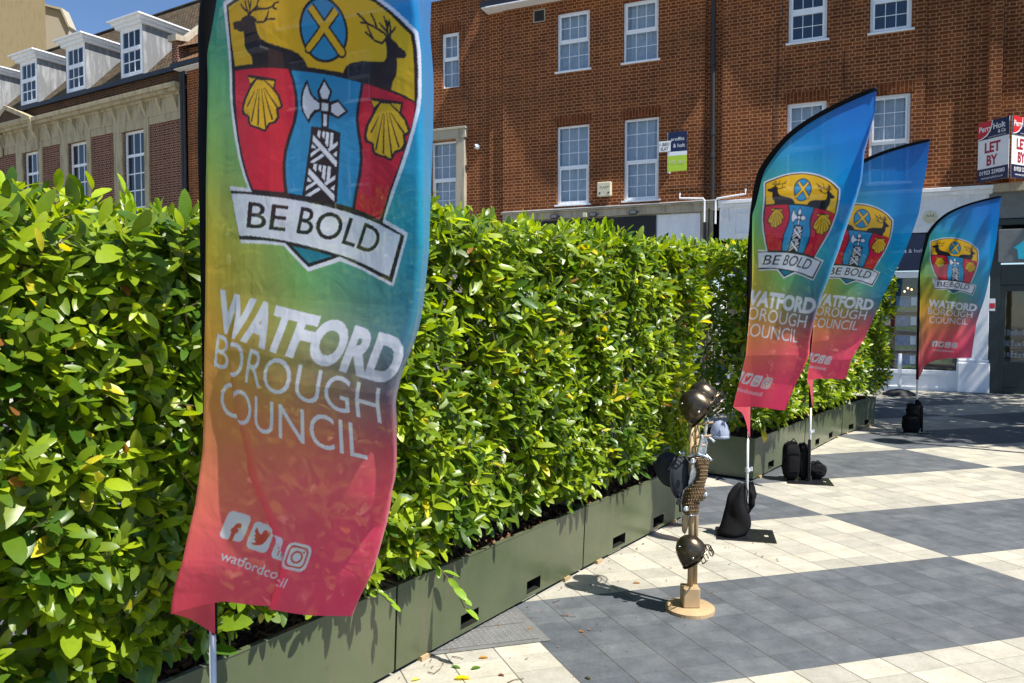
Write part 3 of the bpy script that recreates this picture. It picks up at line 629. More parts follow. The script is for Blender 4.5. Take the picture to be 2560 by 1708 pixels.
for x in (8.0, 10.55): m = MB(); m.prism([(.05, 7.5), (.05, 8.52), (.34, 8.52), (.30, 8.2), (.14, 7.9), (.12, 7.5)], x, x + .22, 'x'); m.build('scroll_bracket', 'stone', lf, bevel=.01)
for i, (a, b_) in enumerate(LW):
    w = window(lf, a, b_, 4.4, 7.50, trans=[6.72], cols=3, rows=(4, 1) if True else 0, yf=0, rec=.10, fr=.08, sash='none', room='grey_room', curt=False, sill=False, bars=.035, mat='paint_white', seed=i + 20)
# roof as UV-mapped slope
def roof_plane(x0, x1, y0, z0, y1, z1, mat, par, name='roof'):
    m = MB(); m.add([(x0, y0, z0), (x1, y0, z0), (x1, y1, z1), (x0, y1, z1)], [(0, 1, 2, 3)]); o = m.build(name, mat, par)
    planar_uv(o, lambda c: (c.x, math.hypot(c.y - y0, c.z - z0))); return o
RT = 1.1
def rz(y): return 9.15 + RT * (-y - .0)
roof_plane(.18, 17, .1, rz(.1) , -3.72, rz(-3.72), 'tiles', lf)
MB().tube([(.1, -3.72, rz(-3.72) + .03), (17, -3.72, rz(-3.72) + .03)], .07, 8).build('ridge_tiles', 'tiles', lf)
MB().box(-.1, 17, .02, .12, 9.02, 9.16).build('gutter', 'gutter', lf)
m = MB(); m.prism([(.12, 9.1), (.12, 9.9), (-.2, 9.95), (-3.72, rz(-3.72) + .12), (-3.72, 9)], -.10, .16, 'x'); m.build('gable_wall', 'brick_left', lf)
m = MB(); m.prism([(.22, 9.86), (.22, 10.05), (-.15, 10.05), (-3.72, rz(-3.72) + .3), (-3.72, rz(-3.72) + .12), (-.2, 9.93)], -.18, .22, 'x'); m.build('gable_coping', 'stone_grey', lf)
DW = [(1.83, 3.00), (5.06, 6.22), (8.13, 9.28), (11.3, 12.45), (14.4, 15.6)]
for i, (a, b_) in enumerate(DW):
    d = MB(); z0, z1 = 9.25, 10.80
    yb = -(z1 + .1 - 9.15) / RT
    f = window(lf, a, b_, z0, z1 - .0, trans=[z0 + .86], cols=3, rows=(2, 1), yf=.0, rec=.0, fr=.125, sash='none', room='dark_room', curt=False, sill=False, bars=.035, name='dormer', mat='paint_white', seed=i)
    for xx in (a, b_):
        s1 = -.02 if xx == a else .02
        ck = MB(); ck.prism([(-.0, z0 - .12), (-.0, z1), (-(z1 - 9.15) / RT, z1)], xx, xx + s1, 'x'); ck.build('dormer_cheek', 'lead', f)
    cm = MB(); cm.box(a - .12, b_ + .12, yb, .12, z1, z1 + .10); cm.box(a - .20, b_ + .20, yb - .05, .20, z1 + .10, z1 + .20); cm.box(a - .28, b_ + .28, yb - .1, .30, z1 + .20, z1 + .25)
    cm.build('dormer_cornice', 'paint_white', f, bevel=.01)
    cm = MB(); cm.box(a - .25, b_ + .25, yb - .2, .27, z1 + .25, z1 + .27); cm.build('dormer_roof', 'lead', f)
MB().tube([(-.22, .08, 9.0), (-.22, .06, 0)], .06, 10).build('drainpipe', 'pipe_iron', lf); MB().tube([(-.36, .10, 9.0), (-.36, .08, 0)], .045, 10).build('drainpipe', 'pipe_iron', lf)
m = MB(); m.box(-.2, 17, -8, -.25, 0, 9.0); m.build('building_core', 'dark_room', lf)

lk = empty('link_building', (LX, LY, 0), LRZ, label='narrow red brick house end with orange tiles, behind the tall banner', cat='building')
MB().box(-4, -.42, -3, .04, 0, 9.0).build('wall', 'brick', lk)
o = roof_plane(-4, -.16, .35, 9.05, -3.2, 12.4, 'tiles_orange', lk)
MB().box(-4, -.2, -.02, .33, 8.92, 8.98).build('soffit', 'paint_white', lk); MB().box(-4, -.16, .33, .42, 8.95, 9.08).build('gutter', 'gutter', lk)
# far tower blocks
tw = MB(); tw.prism([(-60, 50), (-31, 50), (-41.5, 66), (-60, 66)], 0, 44, 'z')
tag(tw.build('tower_block', 'concrete'), 'tall plain tan concrete tower at the top left corner', 'building')
tw = MB(); tw.prism([(-44, 0), (-35.35, 0), (-35.35, 24.2), (-35.9, 25.6), (-37.5, 26.0), (-44, 26.2)], 60, 60.8, 'y'); tw.prism([(-44, 26.2), (-37.5, 26.0), (-35.9, 25.6), (-35.3, 24.2), (-35.2, 24.3), (-35.8, 25.75), (-37.5, 26.15), (-44, 26.35)], 59.8, 60.8, 'y'); tw.prism([(-60, 60.8), (-36.4, 60.8), (-48, 75), (-60, 75)], 0, 25.5, 'z')
tag(tw.build('pale_tower', 'concrete_pale'), 'smaller pale concrete block peeping out behind the tan tower', 'building')

# ------------------------------------------------------------------ planters and hedges
def planter(p0, p1, lab, depth=.60, H=.40, slots=None):
    """front bottom edge runs p0 -> p1; the box lies on the left of that direction"""
    p0 = Vector((*p0, 0)); p1 = Vector((*p1, 0)); L = (p1 - p0).length; rz = math.atan2(p1.y - p0.y, p1.x - p0.x)
    e = empty('planter', p0, rz, label=lab, cat='planter', group='green metal planters under the hedges')
    sl = slots or [(L / 2 - .38, L / 2 - .21), (L / 2 + .21, L / 2 + .38)]
    z0 = .022; fl = .018                                  # slight outward flare; local y>0 is the back
    m = MB()
    # front face with forklift slots
    xs = [.004] + [q for a in sl for q in a] + [L - .004]; zt = .115; zb = .045
    def F(x, z): return (x, -fl * (z / H), z)
    for i in range(len(xs) - 1):
        a, b_ = xs[i], xs[i + 1]
        if i % 2 == 0: m.add([F(a, z0), F(b_, z0), F(b_, H), F(a, H)], [(0, 1, 2, 3)])
        else:
            m.add([F(a, z0), F(b_, z0), F(b_, zb), F(a, zb)], [(0, 1, 2, 3)]); m.add([F(a, zt), F(b_, zt), F(b_, H), F(a, H)], [(0, 1, 2, 3)])
    for x, s in ((.004, -1), (L - .004, 1)): m.add([(x, 0, z0), (x, depth, z0), (x + s * 0, depth + fl, H), (x, -fl, H)], [(0, 1, 2, 3)])
    m.add([(.004, depth, z0), (L - .004, depth, z0), (L - .004, depth + fl, H), (.004, depth + fl, H)], [(0, 1, 2, 3)])
    m.build('box', 'planter_paint', e)
    m = MB(); t = .004                                    # folded rim
    m.box(.004, L - .004, -fl - .003, .022 - fl, H, H + .006); m.box(.004, L - .004, depth + fl - .022, depth + fl, H, H + .006); m.box(.004, .03, .022 - fl, depth + fl - .022, H, H + .006); m.box(L - .03, L - .004, .022 - fl, depth + fl - .022, H, H + .006)
    m.build('rim', 'planter_paint', e, bevel=.001)
    for a, b_ in sl:
        m = MB(); m.add([(a, .002, zb), (b_, .002, zb), (b_, .22, zb), (a, .22, zb), (a, .002, zt), (b_, .002, zt), (b_, .22, zt), (a, .22, zt)], [(0, 1, 2, 3), (4, 5, 6, 7), (0, 3, 7, 4), (1, 2, 6, 5), (2, 3, 7, 6)]); m.build('forklift_slot', 'slot_dark', e)
    for x in (.16, L - .22): MB().box(x, x + .06, -.012, depth, .001, z0).build('timber_block', 'wood', e)
    m = MB(); nx, ny = int(L / .03), 18; vs = []
    rg = random.Random(int(p0.x * 100))
    for j in range(ny + 1):
        for i in range(nx + 1):
            x = .006 + (L - .012) * i / nx; y = .004 + (depth - .008) * j / ny
            vs.append((x, y, H - .045 + rg.uniform(0, .03) + .012 * math.sin(x * 7) ))
    m.add(vs, [(j * (nx + 1) + i, j * (nx + 1) + i + 1, (j + 1) * (nx + 1) + i + 1, (j + 1) * (nx + 1) + i) for j in range(ny) for i in range(nx)])
    so = m.build('soil', 'soil', e)
    m = MB()                                              # bark chips
    for k in range(int(420 * L)):
        x, y = rg.uniform(.01, L - .01), rg.uniform(.0, .2) ** 1.0; a = rg.uniform(0, 3.14); l_, w_ = rg.uniform(.008, .028), rg.uniform(.003, .009); z = H - .022 + rg.uniform(0, .018); tl = rg.uniform(-.01, .01)
        ca, sa_ = math.cos(a), math.sin(a)
        m.add([(x + ca * l_ * u - sa_ * w_ * v, y + .01 + sa_ * l_ * u * .6 + ca * w_ * v, z + tl * u + .004 * v) for u, v in ((-1, -1), (1, -1), (1, 1), (-1, 1))], [(0, 1, 2, 3)])
    m.build('bark_chips', 'bark_chip', so)['kind'] = 'stuff'
    return e, L, rz
U = np.array([0, .18, .45, .74, .92, 1.0]); HW = np.array([0, .66, 1.0, .88, .46, 0])
def leaf_batch(P, D, N, L, Wd, col, curv, fold, simple_=False):
    """P base, D direction, N normal, L length, Wd half width"""
    n = len(P); D = D / np.linalg.norm(D, axis=1)[:, None]; N = N - D * (N * D).sum(1)[:, None]; N = N / (np.linalg.norm(N, axis=1)[:, None] + 1e-9); S = np.cross(D, N)
    if simple_: u, hw = U[[0, 2, 3, 5]], HW[[0, 2, 3, 5]]
    else: u, hw = U, HW
    k = len(u); rows = []
    def pt(i, side):
        a = u[i]; bend = -curv * (a ** 2) * L; w = Wd * hw[i] * side
        return P + D * (L * a)[:, None] + N * (bend + fold * np.abs(w))[:, None] + S * w[:, None]
    mid = [pt(i, 0.0) for i in range(k)]; lf_ = [pt(i, -1.0) for i in range(1, k - 1)]; rt_ = [pt(i, 1.0) for i in range(1, k - 1)]
    V = np.stack(mid + lf_ + rt_, 1)                       # n, m, 3
    m_ = V.shape[1]; fs = []; lo = k; ro_ = k + (k - 2)
    for base, fl_ in ((lo, False), (ro_, True)):
        fs.append((0, 1, base) if not fl_ else (0, base, 1))
        for i in range(1, k - 2): q = (i, i + 1, base + i, base + i - 1); fs.append(q if not fl_ else q[::-1])
        t = (k - 2, k - 1, base + k - 3); fs.append(t if not fl_ else t[::-1])
    return V.reshape(-1, 3), fs, m_, np.repeat(col, m_, 0), n
def leaves_object(name, batches, parent, mat='leaf'):
    VS = []; CS = []; loops = []; starts = []; tot = []; off = 0; ls = 0
    for V, fs, m_, C, n in batches:
        VS.append(V); CS.append(C)
        for f in fs:
            f = np.array(f); idx = (np.arange(n) * m_)[:, None] + f[None, :] + off
            loops.append(idx.reshape(-1)); starts.append(ls + np.arange(n) * len(f)); tot.append(np.full(n, len(f))); ls += n * len(f)
        off += len(V)
    VS = np.concatenate(VS); CS = np.concatenate(CS); loops = np.concatenate(loops); starts = np.concatenate(starts)
    me = bpy.data.meshes.new(name); me.vertices.add(len(VS)); me.vertices.foreach_set('co', VS.astype(np.float32).ravel())
    me.loops.add(len(loops)); me.loops.foreach_set('vertex_index', loops.astype(np.int32)); me.polygons.add(len(starts)); me.polygons.foreach_set('loop_start', starts.astype(np.int32))
    me.polygons.foreach_set('use_smooth', [True] * len(starts)); me.update(calc_edges=True)
    a = me.attributes.new('leafcol', 'FLOAT_COLOR', 'POINT'); a.data.foreach_set('color', np.concatenate([CS, np.ones((len(CS), 1))], 1).astype(np.float32).ravel())
    me.materials.append(MATS[mat]); me.validate()
    o = bpy.data.objects.new(name, me); COL.objects.link(o)
    if parent is not None: o.parent = parent
    return o
SUNL = None
def hedge(base, L, rz, lab, H=2.12, y0=-.03, y1=.62, seed=0, dens=1.0, leafL=.105, x0=-.06, x1=.06, ends=(False, False), simple_=False, lean=.05, top_shoots=1.0, slope=0.0):
    rg = np.random.default_rng(100 + seed)
    e = empty('hedge', (base[0], base[1], .38), rz, label=lab, cat='hedge', group='laurel hedges growing in the green planters')
    hh = H - .38; xa, xb = x0, L + x1
    def surf(x, z):   # bulging front surface (negative y = towards the square)
        return y0 - .06 * np.clip(z / .5, 0, 1) + .045 * np.sin(3.1 * x + seed) * np.sin(2.3 * z + seed * 2) + .03 * np.sin(7.3 * x + 5 * z) + .05 * np.clip(.16 - z, 0, 1) / .16
    batches = []; stems = MB()
    ns = int((560 * L + 90) * dens)
    pick = rg.random(ns); x = rg.uniform(xa, xb, ns); z = rg.uniform(.06, 1, ns) ** .9 * hh
    front = pick < .50; top = (pick >= .50) & (pick < .68); inner = pick >= .68
    y = np.where(front, surf(x, z) + rg.exponential(.05, ns), rg.uniform(y0, y1, ns))
    z = np.where(top, hh - np.abs(rg.normal(0, .05, ns)) + .03 * np.sin(5 * x), z)
    y = np.where(inner, rg.uniform(y0 + .02, y1, ns), y)
    hx = 1 + slope * (x / L)
    base_p = np.stack([x, y, z], 1)
    outd = np.stack([rg.normal(0, .45, ns), np.where(front, -.75, rg.normal(0, .5, ns)), np.where(top, 1.3, .55) + rg.normal(0, .25, ns)], 1)
    if ends[0]: outd[:, 0] -= np.where(x < xa + .2, .8, 0)
    if ends[1]: outd[:, 0] += np.where(x > xb - .2, .8, 0)
    outd /= np.linalg.norm(outd, axis=1)[:, None]
    slen = rg.uniform(.10, .24, ns); base_p = base_p - outd * slen[:, None] * .6
    nl = rg.integers(6, 11, ns)
    P = []; D = []; N = []; LL = []; CC = []; CV = []
    young = rg.random(ns) ** 2.2 * np.where(top, 1.5, 1.0) + np.where(front, .1, 0)
    for i in range(ns):
        s = outd[i]; a0 = np.cross(s, [0, 0, 1.0]); a0 /= np.linalg.norm(a0) + 1e-6; b0 = np.cross(s, a0); n_ = nl[i]; ph = rg.uniform(0, 6.28)
        t = np.linspace(.25, 1, n_); ang = ph + 2.4 * np.arange(n_)
        rad = np.cos(ang)[:, None] * a0 + np.sin(ang)[:, None] * b0
        tip_ = t ** 2
        d = rad * (1.05 - .55 * tip_)[:, None] + s * (.25 + .75 * tip_)[:, None] + rg.normal(0, .16, (n_, 3)); d[:, 2] -= .12
        P.append(base_p[i] + s * (slen[i] * t)[:, None]); D.append(d)
        nn = s * 1.0 - rad * .35 + np.array([0, -.25, .65]) + rg.normal(0, .22, (n_, 3)); N.append(nn)
        l_ = leafL * (1.12 - .42 * tip_) * rg.uniform(.6, 1.3, n_) * (1.3 if rg.random() < .12 else 1.0); LL.append(l_); CV.append(rg.uniform(.0, .38, n_))
        yv = np.clip(young[i] * .75 + .35 * tip_ * young[i] + rg.normal(0, .10, n_), 0, 1)[:, None]
        c = (1 - yv) * np.array([.042, .105, .008]) + yv * np.array([.30, .385, .014])
        r_ = rg.random(n_); c = np.where((r_ < .022)[:, None], np.array([.48, .42, .03]), c); c = np.where((r_ > .9965)[:, None], np.array([.24, .10, .03]), c)
        c *= rg.uniform(.8, 1.2, (n_, 1)); CC.append(c)
        if i % (2 if not simple_ else 6) == 0:
            stems.tube([tuple(base_p[i] - s * .04), tuple(base_p[i] + s * slen[i] * .5), tuple(base_p[i] + s * slen[i])], [.0030, .0022, .0014], 3, caps=False)
    P = np.concatenate(P); D = np.concatenate(D); N = np.concatenate(N); LL = np.concatenate(LL); CC = np.concatenate(CC); CV = np.concatenate(CV)
    P[:, 2] *= 1 + slope * P[:, 0] / L
    sun_keep = rg.random(len(P)) < 1
    batches.append(leaf_batch(P, D, N, LL, LL * rg.uniform(.15, .225, len(P)), CC, CV, rg.uniform(-.05, .45, len(P)), simple_))
    # upright shoots along the top
    ts = int(26 * L * top_shoots)
    P = []; D = []; N = []; LL = []; CC = []; CV = []
    for i in range(ts):
        bx_, by_ = rg.uniform(xa, xb), rg.uniform(y0 - .05, y1 * .7); h0 = hh * (1 + slope * bx_ / L) - .05; l_ = rg.uniform(.06, .17); s = np.array([rg.normal(0, .18), rg.normal(-.05, .18), 1.0]); s /= np.linalg.norm(s)
        n_ = rg.integers(5, 9); t = np.linspace(.3, 1, n_); ang = rg.uniform(0, 6) + 2.4 * np.arange(n_); rad = np.stack([np.cos(ang), np.sin(ang), 0 * ang], 1)
        P.append(np.array([bx_, by_, h0]) + s * (l_ * t)[:, None]); D.append(rad * (.55 - .35 * t)[:, None] + s); N.append(s - rad * 1.2); LL.append(leafL * rg.uniform(.5, .85, n_)); CV.append(rg.uniform(0, .2, n_))
        CC.append(np.array([.29, .41, .02]) * rg.uniform(.75, 1.25, (n_, 1))); stems.tube([(bx_, by_, h0 - .1), tuple(np.array([bx_, by_, h0]) + s * l_)], [.003, .0015], 3, caps=False)
    P = np.concatenate(P); D = np.concatenate(D); N = np.concatenate(N); LL = np.concatenate(LL)
    batches.append(leaf_batch(P, D, N, LL, LL * .18, np.concatenate(CC), np.concatenate(CV), np.full(len(P), .35), simple_))
    leaves_object('foliage', batches, e)
    for k in range(max(3, int(L * 5))):
        x_, y_ = rg.uniform(.1, L - .1), rg.uniform(.12, .4); pts = [(x_, y_, -.02)]; r0 = rg.uniform(.008, .015)
        for j in range(1, 7): pts.append((x_ + rg.normal(0, .04) * j * .6, y_ - .02 * j + rg.normal(0, .03), min(hh - .25, .24 * j * rg.uniform(.8, 1.05))))
        stems.tube(pts, [r0 * (1 - .12 * j) for j in range(7)], 6)
        for j in range(1, 6):
            q = pts[j]
            if q[2] > hh - .55: continue
            stems.tube([q, (q[0] + rg.normal(0, .12), q[1] - rg.uniform(.05, .2), q[2] + rg.uniform(.08, .2)), (q[0] + rg.normal(0, .2), q[1] - rg.uniform(.15, .3), q[2] + rg.uniform(.2, .35))], [.0055, .004, .0025], 4)
    stems.build('stems', 'stem', e)
    return e
dirv = np.array([.588, .809])
J = [np.array([.436, 4.51]) - dirv * (1.62 + 1.62), np.array([.436, 4.51]) - dirv * 1.62, np.array([.436, 4.51]), np.array([.436, 4.51]) + np.array([.603, .797]) * 1.50]
J.insert(0, J[0] - dirv * 1.62)
labs = ['planter at the near left end of the row, mostly below the photo', 'nearest green planter, crossing the bottom edge beside the tall front banner', 'green planter with two forklift slots behind the sunlit paving slabs, left of the costume stand', 'green planter whose far end stands just behind the costume stand']
hl = ['hedge at the near left end, filling the left edge of the photo', 'hedge right behind the big front banner, left of its pole and through its cloth', 'bright laurel hedge just right of the big front banner', 'last hedge of the front row, its end above the costume stand']
for i in range(4):
    a, b_ = J[i], J[i + 1]; gap = (b_ - a) / np.linalg.norm(b_ - a) * .002
    e, L, rz_ = planter(tuple(a + gap), tuple(b_ - gap), labs[i], slots=[(.51 - .065 + .0, .51 + .075), (1.07 - .06, 1.07 + .075)] if i == 2 else None)
    hg = hedge(tuple(a), L, rz_, hl[i], seed=i, dens=(2.0, 2.0, 1.7, 1.5)[i], leafL=(.088, .088, .088, .086)[i], H=(1.86, 1.87, 2.01, 2.05)[i], ends=(False, i == 3), top_shoots=(.8, .8, 1.3, 1.0)[i])
    if i == 1: HG1 = (hg, a, rz_)
K = [np.array([2.27, 6.93]), np.array([3.255, 8.20]), np.array([4.25, 9.5]), np.array([5.13, 10.42])]
labs = ['green planter with its dark end face showing, first after the gap', 'green planter behind the middle banner poles', 'far end green planter beside the shaded paving']
hl = ['hedge starting after the gap, its shaded end left of the second banner', 'hedge seen between the second and third banners', 'farthest hedge, ending in front of the estate agent window']
for i in range(3):
    a, b_ = K[i], K[i + 1]; gap = (b_ - a) / np.linalg.norm(b_ - a) * .008
    e, L, rz_ = planter(tuple(a + gap), tuple(b_ - gap), labs[i])
    hedge(tuple(a), L, rz_, hl[i], seed=10 + i, dens=(1.9, 1.6, 1.6)[i], y1=(1.0, .75, .75)[i], leafL=.10, H=(2.20, 2.24, 2.24)[i], ends=(i == 0, i == 2), simple_=True, y0=-.06, x1=.06 if i < 2 else .12)

# a sprig hanging over the planter edge
hg, a, rz_ = HG1; Mi = (Matrix.Translation((a[0], a[1], .38)) @ Matrix.Rotation(rz_, 4, 'Z')).inverted()
def sprig(w, d, n, L_, sd):
    rg = np.random.default_rng(sd); w = Vector(w); d = Vector(d).normalized(); sp_ = [w + d * (.035 * k) + Vector((0, 0, -.0035 * k * k)) for k in range(n)]
    P = np.array([tuple(Mi @ p) for p in sp_]); dl = np.array(Mi.to_3x3() @ d); D = np.array([dl + rg.normal(0, .55, 3) * (1 - k / n) + np.array([0, 0, -.25]) for k in range(n)]); N = np.tile([0, -.4, 1.0], (n, 1)) + rg.normal(0, .3, (n, 3))
    LL = np.full(n, L_) * rg.uniform(.75, 1.15, n); o = leaves_object('sprig', [leaf_batch(P, D, N, LL, LL * .2, np.tile([.20, .33, .03], (n, 1)), np.full(n, .2), np.full(n, .25))], hg)
    m = MB(); m.tube([tuple(Mi @ p) for p in sp_], .002, 5); m.build('twig', 'stem', o)
sprig((-.40, 3.42, .44), (.75, -.62, .02), 8, .085, 3); sprig((-.62, 3.10, .43), (.8, -.5, .1), 5, .07, 5)

# ------------------------------------------------------------------ feather banners
def smooth(a, b, x): t = np.clip((x - a) / (b - a), 0, 1); return t * t * (3 - 2 * t)
XL_Z = np.array([.70, 2.02, 2.20, 2.37, 2.54, 2.67, 2.78, 2.85, 2.895, 2.92, 2.935]); XL_X = np.array([0, 0, .018, .055, .12, .21, .34, .49, .66, .83, 1.00])
_s = np.cumsum(np.r_[0, np.hypot(np.diff(XL_X), np.diff(XL_Z))]); _t = np.linspace(0, _s[-1], 240); LCX, LCZ = np.interp(_t, _s, XL_X), np.interp(_t, _s, XL_Z)
for _ in range(60): LCX[1:-1] = (LCX[:-2] + 2 * LCX[1:-1] + LCX[2:]) / 4; LCZ[1:-1] = (LCZ[:-2] + 2 * LCZ[1:-1] + LCZ[2:]) / 4
XR_Z = np.array([.82, 1.3, 1.7, 2.35, 2.62, 2.935]); XR_X = np.array([.67, .73, .82, .95, .98, 1.00])
# --- artwork raster in flat metres (x right from the pole, z up)
H25 = None
def homography(psi=R(25), sag=.07, bx=-.84, by=2.04):
    F_, P_ = 1850., math.atan(74 / 1850); pts = [(.1, 1.), (.8, 1.), (.8, 2.4), (.1, 2.4)]; A = []; b_ = []
    for X, Z in pts:
        wx, wy, wz = bx + X * math.cos(psi), by - X * math.sin(psi), Z - sag * X - 1.6
        d = wy * math.cos(P_) - wz * math.sin(P_); up = wy * math.sin(P_) + wz * math.cos(P_); x, y = 1280 + F_ * wx / d, 854 - F_ * up / d
        A.append([x, y, 1, 0, 0, 0, -X * x, -X * y]); b_.append(X); A.append([0, 0, 0, x, y, 1, -Z * x, -Z * y]); b_.append(Z)
    return np.append(np.linalg.solve(np.array(A), np.array(b_)), 1).reshape(3, 3)
HM = homography()
def loss1(Z): return np.interp(Z, [.8, 1.0, 1.5, 2.2, 2.6], [.17, .165, .085, .045, .03])
def rect(pts):   # outlines traced on the first banner -> flat metres
    p = np.array(pts, float); q = np.stack([480 + .472 * p[:, 0], .472 * p[:, 1], np.ones(len(p))], 1) @ HM.T
    X, Z = q[:, 0] / q[:, 2], q[:, 1] / q[:, 2]; return np.stack([X + loss1(Z), Z], 1)
RES = .0009; NX = int(1.06 / RES); NZ = int(2.5 / RES); Z00 = .66
IMG = np.zeros((NZ, NX, 3), np.float32)
xx = np.arange(NX) * RES; zz = Z00 + np.arange(NZ) * RES
GL = np.array([(.66, .50, .035, .085), (.95, .54, .085, .115), (1.08, .53, .13, .10), (1.30, .46, .18, .07), (1.55, .48, .24, .03), (1.78, .42, .30, .02), (2.0, .17, .27, .05), (2.25, .07, .25, .12), (2.5, .03, .22, .27), (2.8, .01, .14, .36), (3.2, .005, .09, .34)])
GR = np.array([(.66, .57, .025, .12), (1.20, .54, .035, .125), (1.33, .30, .035, .11), (1.45, .08, .06, .15), (1.60, .01, .12, .26), (1.85, .0, .20, .40), (2.2, .0, .17, .48), (2.6, .005, .12, .44), (3.2, .01, .06, .33)])
GM = np.array([(.66, .58, .035, .12), (1.00, .56, .06, .125), (1.20, .54, .10, .12), (1.33, .42, .13, .08), (1.50, .25, .19, .075), (1.70, .11, .25, .09), (1.9, .06, .27, .13), (2.2, .03, .24, .28), (2.6, .01, .16, .42), (3.2, .005, .08, .37)])
uu = np.clip((xx[None, :] - .05) / .74, 0, 1)
for c in range(3):
    l_, mm_, r_ = [np.interp(zz, q[:, 0], q[:, c + 1])[:, None] for q in (GL, GM, GR)]
    IMG[:, :, c] = np.minimum(.9, (1.0, 1.0, .86)[c] * np.where(uu < .5, l_ * (1 - 2 * uu) + mm_ * 2 * uu, mm_ * (2 - 2 * uu) + r_ * (2 * uu - 1)) * 1.6)
def fill(poly, col):
    p = np.array(poly, float); i0, i1 = int((p[:, 0].min()) / RES) - 1, int((p[:, 0].max()) / RES) + 2; j0, j1 = int((p[:, 1].min() - Z00) / RES) - 1, int((p[:, 1].max() - Z00) / RES) + 2
    i0, j0 = max(i0, 0), max(j0, 0); i1, j1 = min(i1, NX), min(j1, NZ)
    if i1 <= i0 or j1 <= j0: return
    gx = xx[i0:i1][None, :]; gz = zz[j0:j1][:, None]; ins = np.zeros((j1 - j0, i1 - i0), bool)
    for k in range(len(p)):
        x1, z1 = p[k]; x2, z2 = p[(k + 1) % len(p)]
        if z1 == z2: continue
        c = ((z1 <= gz) != (z2 <= gz)) & (gx < x1 + (gz - z1) / (z2 - z1) * (x2 - x1)); ins ^= c
    IMG[j0:j1, i0:i1][ins] = col
def curve(pts, n=8):     # Catmull-Rom through the traced points, closed
    p = np.array(pts, float); N = len(p); out = []
    for i in range(N):
        a, b_, c, d = p[i - 1], p[i], p[(i + 1) % N], p[(i + 2) % N]
        for t in np.linspace(0, 1, n, endpoint=False): out.append(.5 * ((2 * b_) + (-a + c) * t + (2 * a - 5 * b_ + 4 * c - d) * t * t + (-a + 3 * b_ - 3 * c + d) * t ** 3))
    return out
def stroke(pts, w, col, taper=1.0):
    p = rect(pts); n = len(p)
    for i in range(n - 1):
        a, b_ = p[i], p[i + 1]; d = b_ - a; d = d / (np.linalg.norm(d) + 1e-9); q = np.array([-d[1], d[0]]); wa = w * (1 - (1 - taper) * i / (n - 1)) / 2; wb = w * (1 - (1 - taper) * (i + 1) / (n - 1)) / 2
        fill([a + q * wa, b_ + q * wb, b_ - q * wb, a - q * wa], col)
        fill([b_ + wb * np.array([math.cos(t), math.sin(t)]) for t in np.linspace(0, 6.28, 10)[:-1]], col)
WH = (.74, .76, .88); BK = (.016, .013, .020); GO = (.80, .46, .014); RD = (.66, .014, .045); BL = (.02, .27, .56)
fill(rect([(183, 48), (240, 18), (310, -8), (380, -30), (450, -47), (530, -58), (620, -62), (700, -57), (780, -45), (870, -20), (950, 12), (1030, 58), (1110, 120), (1160, 172), (1217, 238), (1222, 330), (1220, 440), (1212, 560), (1196, 650), (1175, 740), (1145, 840), (1110, 940), (1070, 1040), (1012, 1182), (1131, 1250), (1052, 1517), (900, 1440), (772, 1388), (630, 1442), (505, 1313), (400, 1303), (283, 1299), (208, 1008), (318, 1022), (285, 950), (255, 860), (230, 770), (212, 680), (198, 590), (190, 500), (186, 300)]), WH)
fill(rect([(200, 64), (255, 35), (320, 10), (385, -12), (455, -30), (530, -41), (620, -45), (700, -40), (775, -28), (860, -4), (940, 26), (1015, 70), (1090, 130), (1140, 180), (1200, 250), (1205, 330), (1203, 440), (1196, 560), (1180, 645), (1158, 740), (1128, 835), (1092, 935), (1050, 1040), (998, 1196), (1113, 1262), (1045, 1497), (900, 1425), (770, 1366), (630, 1421), (512, 1300), (400, 1286), (275, 1281), (213, 1030), (338, 1042), (300, 950), (270, 860), (245, 765), (226, 675), (211, 590), (204, 500), (201, 300)]), BK)
fill(rect([(212, 76), (265, 50), (330, 26), (395, 4), (460, -13), (530, -24), (620, -28), (700, -23), (775, -12), (855, 10), (930, 40), (1005, 84), (1075, 140), (1120, 190), (1181, 258), (1186, 330), (1184, 440), (1178, 592), (1130, 562), (1060, 530), (980, 497), (900, 470), (790, 430), (620, 400), (500, 385), (330, 378), (222, 383), (210, 240)]), GO)
fill(rect([(222, 408), (340, 402), (430, 402), (512, 408), (530, 470), (543, 545), (545, 610), (530, 690), (508, 760), (492, 830), (486, 900), (490, 970), (498, 1042), (430, 1036), (345, 1028), (305, 930), (280, 850), (255, 755), (238, 660), (226, 540)]), RD)
fill(rect([(528, 415), (620, 425), (750, 448), (888, 485), (874, 550), (858, 610), (851, 670), (858, 740), (870, 810), (872, 880), (862, 950), (845, 1030), (830, 1118), (750, 1095), (600, 1060), (517, 1046), (506, 970), (502, 900), (508, 830), (525, 765), (548, 690), (562, 610), (558, 540), (545, 470)]), BL)
fill(rect([(905, 489), (1000, 522), (1100, 562), (1178, 602), (1170, 680), (1146, 760), (1120, 835), (1085, 930), (1045, 1020), (985, 1183), (900, 1143), (846, 1126), (862, 1040), (880, 960), (889, 880), (888, 810), (876, 740), (868, 670), (876, 600), (890, 550)]), RD)
fill(rect([(550, 1315), (640, 1335), (735, 1363), (630, 1400)]), (.015, .20, .30))
# saltire roundel
el = lambda cx, cy, a, b_: [(cx + a * math.cos(t), cy + b_ * math.sin(t)) for t in np.linspace(0, 6.283, 60)[:-1]]
fill(rect(el(711, 209, 129, 170)), BK); fill(rect(el(711, 209, 116, 156)), BL)
for (a, b_) in (((652, 90), (797, 330)), ((792, 115), (622, 303))): stroke([a, b_], .0275, BK)
for (a, b_) in (((652, 90), (797, 330)), ((792, 115), (622, 303))): stroke([a, b_], .0170, GO)
